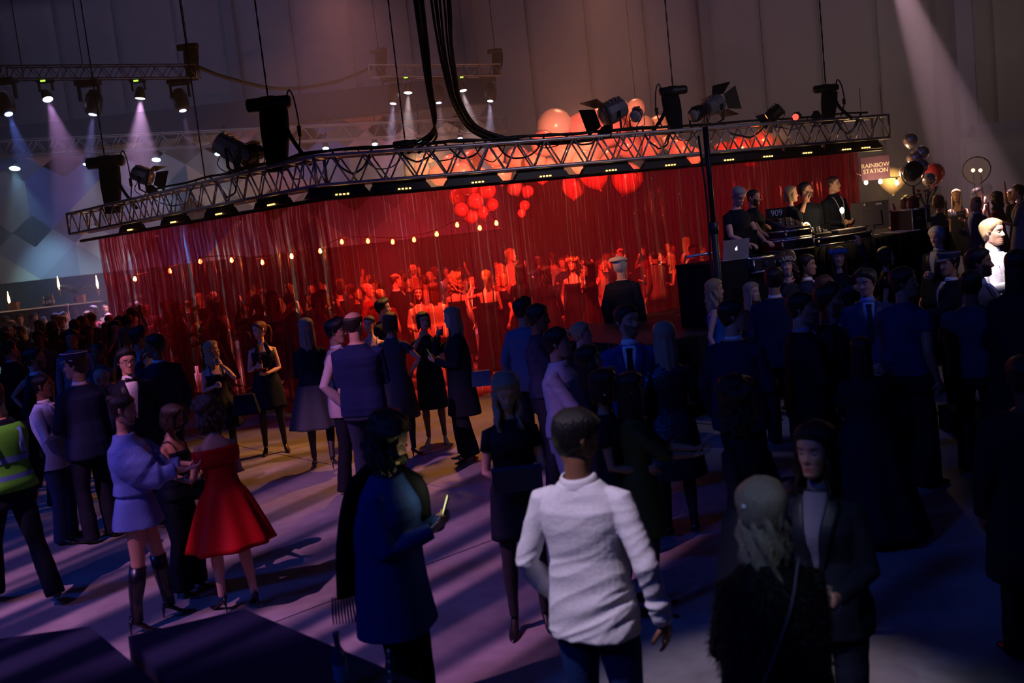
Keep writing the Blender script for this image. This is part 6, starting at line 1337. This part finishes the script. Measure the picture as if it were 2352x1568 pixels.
# nearest right group
p = person(1745, 1100, 1.6, -165, 'fair haired woman in black fur coat with pearl hair clip, back to the camera', 'f', look=-165, hair='wavy', hc='ash', skin='fair', top=('coat', (.006, .006, .008), .78), bottom=('trousers', BK), L='clasp', Rr='clasp', tier=0, Y=3.35, width=1.15)
g = G(); [g.sphere(p['hc'] + p['RHl'] @ np.array((.075 + .004 * k, .035 + .012 * k, .06 - .006 * k)), .011, 8, 6) for k in range(3)]; q = on_person(p, 'hair_clip', g, mat('pearl', (.8, .8, .85), .2, spec=.8)); q['kind'] = 'stuff'
g = G(); ss = spline([p['spu'](q) for q in ((-.10, .08, 1.475), (-.02, .175, 1.3), (.10, .185, 1.05), (.19, .16, .85))], 6); g.tube(ss, [(.006, .003)] * len(ss), 5); on_person(p, 'bag_strap', g, mat('strap', (.10, .09, .12), .4))
# fur tufts of the coat
r = np.random.RandomState(2); g = G()
for ch in p['root'].children:
    if ch.name.startswith('coat'):
        nv = len(ch.data.vertices); V = np.empty(nv * 3); ch.data.vertices.foreach_get('co', V); V = V.reshape(-1, 3); N = np.empty(nv * 3); ch.data.vertices.foreach_get('normal', N); N = N.reshape(-1, 3)
        for i in r.choice(nv, min(nv, 5200), False):
            b = V[i]; t = N[i] * .022 + np.array([0, 0, -.022]) + r.randn(3) * .008; w = np.cross(t, N[i]); w = w / (np.linalg.norm(w) + 1e-6) * .003; g.add([b - w, b + w, b + t], [[0, 1, 2]])
q = on_person(p, 'fur', g, mat('fur', (.012, .011, .014), .6)); q['kind'] = 'stuff'
p = person(1868, 970, 1.68, -18, 'smiling woman with long wavy dark hair in black holding a short glass', 'f', look=-28, smile=1, hair='wavy', hc='black', skin='light', top=('suit', BK, (.10, .10, .16)), bottom=('trousers', BK), L='drinklow', Rr='down', tier=0, Y=4.05)
give_cup(p, 1, 'short glass with shiny rim in the hand of the wavy haired woman', .09, (.02, .02, .04))
person(1700, 872, 1.64, 55, 'dim curly haired woman in black behind the fur coat', 'f', look=80, hair='curly', hc='black', skin='brown', top=('dress', BK, .5, .24, 1.38, 'long'), bottom=None, L='drink', Rr='drink', tights=BK, Y=5.2)
# man with the beret by the end of the stage
p = person(1423, 590, 1.82, 165, 'grey haired man in black coat with orange lit floppy cap by the stage corner', look=150, hair='short', hc='white', skin='fair', top=('suit', BK, None), bottom=NT, Y=14.6)
cap_of(p, 'beret', 'floppy white and red cap glowing orange at the stage corner', 'hat', (.7, .6, .5))

# ------------------------------------------------------------------ on the stage
person(1703, 431, 1.8, 48, 'grey haired man in black tee bending over the laptop on stage', look=40, pitch=.55, lean=.12, hair='short', hc='grey', skin='fair', top=('tee', BK, 'short'), bottom=('trousers', BK), L='desk', Rr='desk', Y=13.3, lift=1.0, width=1.1, tier=0)
person(1731, 433, 1.8, 72, 'bearded man in black shirt right behind the grey haired one on stage', look=66, pitch=.12, hair='buzz', hc='dark', skin='light', beard=.9, top=('shirt', BK, 'short'), bottom=('trousers', BK), L='desk', Rr='desk', Y=13.9, lift=1.0, tier=0)
person(1815, 426, 1.75, 120, 'blonde bobbed woman in black on stage, looking away', 'f', look=85, hair='bob', hc='blond', skin='fair', top=('sweater', BK, 'long'), bottom=('trousers', BK), L='clasp', Rr='clasp', Y=14.4, lift=1.0)
person(1846, 418, 1.8, 25, 'dark bearded man in black with his hand on his cheek on stage', look=70, pitch=-.12, hair='short', hc='black', skin='light', beard=.9, top=('sweater', BK, 'elbow'), bottom=('trousers', BK), L='down', Rr='face', Y=14.7, lift=1.0, width=1.1)
p = person(1912, 403, 1.82, 45, 'short haired man with a pale lanyard over black shirt on stage', look=74, hair='buzz', hc='brown', skin='fair', top=('shirt', BK, 'long'), bottom=('trousers', BK), L='clasp', Rr='clasp', Y=15.1, lift=1.0, tier=0)
g = G(); ss = spline([p['spu'](q) for q in ((-.06, .03, 1.475), (-.075, -.09, 1.42), (-.04, -.15, 1.25), (0, -.155, 1.08), (.04, -.15, 1.25), (.075, -.09, 1.42), (.06, .03, 1.475))], 4); g.tube(ss, [(.009, .003)] * len(ss), 5); on_person(p, 'lanyard', g, mat('lanyard', (.45, .42, .5), .6))

# ------------------------------------------------------------------ dancers right behind the red curtain
CG = 'guests lit orange behind the red curtain'
OR = (.35, .10, .08)
def cy(px, dy): return tY(px) + dy
for (x, y, dy, ph_, lb, kw) in [
    (841, 648, 2.6, 75, 'bald man in red sweater behind the curtain, in profile', dict(hair='bald', skin='fair', top=('sweater', (.25, .03, .03), 'long'))),
    (871, 662, 2.2, 175, 'cropped haired man from behind next to the bald man, through the curtain', dict(hair='buzz', hc='blond', skin='fair', top=('tee', (.12, .02, .02), 'short'))),
    (907, 626, 3.6, 110, 'suited man with thinning hair above the bald man, through the curtain', dict(hair='balding', hc='brown', skin='fair', top=('suit', BK, 'w'))),
    (946, 600, 6.5, 0, 'bearded man facing the camera deep in the dance floor crowd', dict(hair='short', skin='fair', beard=.6, top=('sweater', OR, 'long'))),
    (958, 656, 1.9, 5, 'woman with long fair hair and light blazer facing out through the curtain', dict(sex='f', hair='long', hc='auburn', skin='fair', top=('suit', (.5, .35, .25), (.6, .4, .3)), Rr='drinklow', smile=1)),
    (994, 648, 1.7, 178, 'red haired woman in pale top seen from behind through the curtain', dict(sex='f', hair='long', hc='auburn', skin='fair', top=('sweater', (.6, .42, .3), 'long'), L='down', Rr='drink')),
    (1043, 628, 2.6, 170, 'curly blonde woman in dark dress seen from behind through the curtain', dict(sex='f', hair='curly', hc='blond', skin='fair', top=('dress', BK, .4, .24, 1.3, 'straps'), L='drink', Rr='down')),
    (1115, 618, 2.2, 178, 'woman with pinned blond hair and low backed black dress through the curtain', dict(sex='f', hair='pony', hc='blond', skin='fair', top=('dress', BK, .1, .3, 1.22, 'straps'), L='wave', Rr='clasp')),
    (1149, 627, 2.6, -70, 'blond bobbed woman in black cap sleeve dress turned to the low backed dress', dict(sex='f', hair='bob', hc='blond', skin='fair', top=('dress', BK, .4, .24, 1.34, 'cap'), L='down', Rr='drink')),
    (1147, 606, 4.4, -20, 'blonde woman above the bobbed one in the dance floor crowd', dict(sex='f', hair='wavy', hc='blond', skin='fair', top=('dress', OR, .4, .24, 1.34, 'cap'))),
    (1193, 604, 2.9, 175, 'woman with long black hair from behind, alone in the dark gap of the dance floor', dict(sex='f', hair='long', hc='black', skin='light', top=('dress', BK, .2, .26, 1.36, 'long'))),
    (1251, 610, 2.4, 165, 'dark haired woman in black near the middle of the curtain', dict(sex='f', hair='wavy', hc='dark', skin='light', top=('dress', BK, .2, .28, 1.36, 'long'))),
    (1312, 588, 2.6, 0, 'woman with flower wreath facing out through the curtain', dict(sex='f', hair='bob', hc='auburn', skin='fair', top=('dress', BK, .4, .24, 1.30, 'straps'), look=-15)),
    (1350, 600, 1.3, -70, 'long haired woman in dotted black dress touching her chin near the beret man', dict(sex='f', hair='long', hc='dark', skin='fair', top=('dress', (.05, .015, .015), .2, .30, 1.38, 'elbow'), L='face', Rr='down')),
    (1171, 570, 6.5, 60, 'tall man in pale shirt lit deep in the dance floor crowd', dict(hair='short', hc='blond', skin='fair', top=('shirt', (.6, .45, .35), 'long'))),
    (726, 672, 1.5, 8, 'woman in glittering gold top behind the curtain next to the long haired woman', dict(sex='f', hair='bob', hc='dark', skin='light', top=('dress', (.5, .2, .05), .7, .2, 1.34, 'short'), L='drink')),
    (622, 668, 1.6, 20, 'woman raising an arm behind the curtain above the halter dress', dict(sex='f', hair='wavy', hc='auburn', skin='fair', top=('dress', BK, .4, .22, 1.3, 'straps'), L='up', Rr='drink')),
    (1592, 560, 2.0, 10, 'man in dark shirt behind the curtain right by the lighting stand', dict(hair='short', hc='dark', skin='fair', top=('shirt', BK, 'short')))]:
    p = person(x, y, 1.8, ph_, lb, bottom=('trousers', BK) if kw.get('sex') != 'f' or kw['top'][0] != 'dress' else None, Y=cy(x, dy), tier=1 if dy < 3 else 2, **kw)
    if 'gold top' in lb:
        for ch in p['root'].children:
            if ch.name.startswith('dress'): ch.data.materials[0] = mat('gold_sequins', (.6, .25, .06), .18, .9, bump=1., bscale=45)
    if 'flower wreath' in lb: cap_of(p, 'flowers', 'large orange flower wreath in the dance floor crowd', 'flower crown', (.7, .35, .15))

# ------------------------------------------------------------------ the crowd further off: a dozen people copied, each copy a person of its own
tmpl = []
for k, (sx_, hr, hcx, sk, tp_, Lp, Rp) in enumerate([('m', 'short', 'dark', 'light', ('suit', N2, 'w'), 'down', 'drink'), ('f', 'long', 'blond', 'fair', ('dress', BK, .5, .24, 1.34, 'straps'), 'drink', 'down'), ('m', 'quiff', 'black', 'tan', ('shirt', (.25, .25, .32), 'long'), 'drinklow', 'down'),
        ('f', 'wavy', 'dark', 'light', ('dress', (.20, .02, .03), .5, .24, 1.36, 'short'), 'down', 'mouth'), ('m', 'balding', 'brown', 'fair', ('suit', (.04, .05, .09), 'w'), 'pocket', 'drink'), ('f', 'bob', 'auburn', 'fair', ('dress', (.03, .04, .10), .5, .22, 1.36, 'long'), 'wave', 'drink'),
        ('m', 'short', 'black', 'brown', ('tee', (.05, .05, .06), 'short'), 'drink', 'down'), ('f', 'pony', 'brown', 'light', ('dress', (.3, .28, .3), .6, .2, 1.34, 'straps'), 'drink', 'hip'), ('m', 'buzz', 'dark', 'tan', ('suit', (.15, .10, .10), 'k'), 'down', 'chest'), ('f', 'bun', 'dark', 'tan', ('dress', BK, .4, .26, 1.34, 'short'), 'up', 'down')]):
    p = person(0, 0, 1.75, 0, 'guest', sx_, hair=hr, hc=hcx, skin=sk, top=tp_, bottom=NT if sx_ == 'm' else None, L=Lp, Rr=Rp, tier=2, pos=(0, 20), tights=BK if sx_ == 'f' else None, shoes=(.01, .01, .012))
    tmpl.append([p['root'], False])
def place(k, P, rz, s, label, group):
    e = tmpl[k]; root = e[0]
    if e[1]:
        c = root.copy(); COL.objects.link(c)
        for ch in root.children:
            d = ch.copy(); COL.objects.link(d); d.parent = c
            for q in ch.children: w = q.copy(); COL.objects.link(w); w.parent = d
        root = c
    e[1] = True; root.location = tuple(P); root.rotation_euler = (0, 0, rz); root.scale = (s, s, s); root['label'] = label; root['group'] = group; root['category'] = 'person'
occ = [np.array(p['loc'])[:2] for p in PEOPLE[:-10]]
rc = random.Random(21)
TD = ['dark suited man with a drink', 'blonde woman in black strappy dress', 'man in pale shirt', 'wavy haired woman in dark red dress', 'thin haired man in grey suit', 'auburn bobbed woman with one arm out', 'man in dark tee', 'brown haired woman in pale dress', 'cropped haired man in brown suit', 'dark haired woman with one arm up']
def fill(n, xr, yf, label, group, lift=0., tries=4000, gap=.55, rzf=None):
    got = 0
    for _ in range(tries):
        if got >= n: break
        px = rc.uniform(*xr); Y = yf(px); X = aty(px, 600, Y)[0]; q = np.array([X, Y])
        if min(np.linalg.norm(o_ - q) for o_ in occ) < gap: continue
        occ.append(q); kk = rc.randrange(10); place(kk, (X, Y, lift), rc.uniform(0, 6.28) if rzf is None else rzf(), rc.uniform(.94, 1.06), TD[kk] + ' ' + label, group); got += 1
fill(64, (280, 1420), lambda px: tY(px) + 3.3 + 9.0 * rc.random() ** 1.1, 'in the packed crowd behind the red curtain', 'crowd behind the red curtain')
fill(14, (300, 760), lambda px: tY(px) + 1.2 + 2.5 * rc.random(), 'behind the dim low end of the curtain', 'dim crowd behind the low end of the curtain')
fill(12, (1300, 1620), lambda px: tY(px) + 3.0 + 5 * rc.random(), 'behind the curtain beside the stage', 'crowd behind the curtain by the stage')
fill(40, (-30, 300), lambda px: rc.uniform(15.5, 24.5), 'in the blue lit crowd before the bar', 'crowd in front of the bar')
fill(9, (-20, 330), lambda px: rc.uniform(12.0, 15.0), 'between the bar crowd and the capped man', 'dark guests before the bar crowd', gap=.7)
pf = thing('rear_platform', 'low dark rear platform carrying the far guests past the stage', 'platform', (0, 0, 0)); g = G(); g.box((11.6, 19.4, .24), (6.4, 4.6, .48)); obj('body', g.mesh('platform', [BLACKCLOTH], False), pf)
fill(22, (2085, 2352), lambda px: rc.uniform(17.4, 21.2), 'on the rear platform past the stage', 'guests on the rear platform', lift=.48, gap=.6)
for e in tmpl:
    if not e[1]:
        for ch in list(e[0].children): bpy.data.objects.remove(ch)
        bpy.data.objects.remove(e[0])
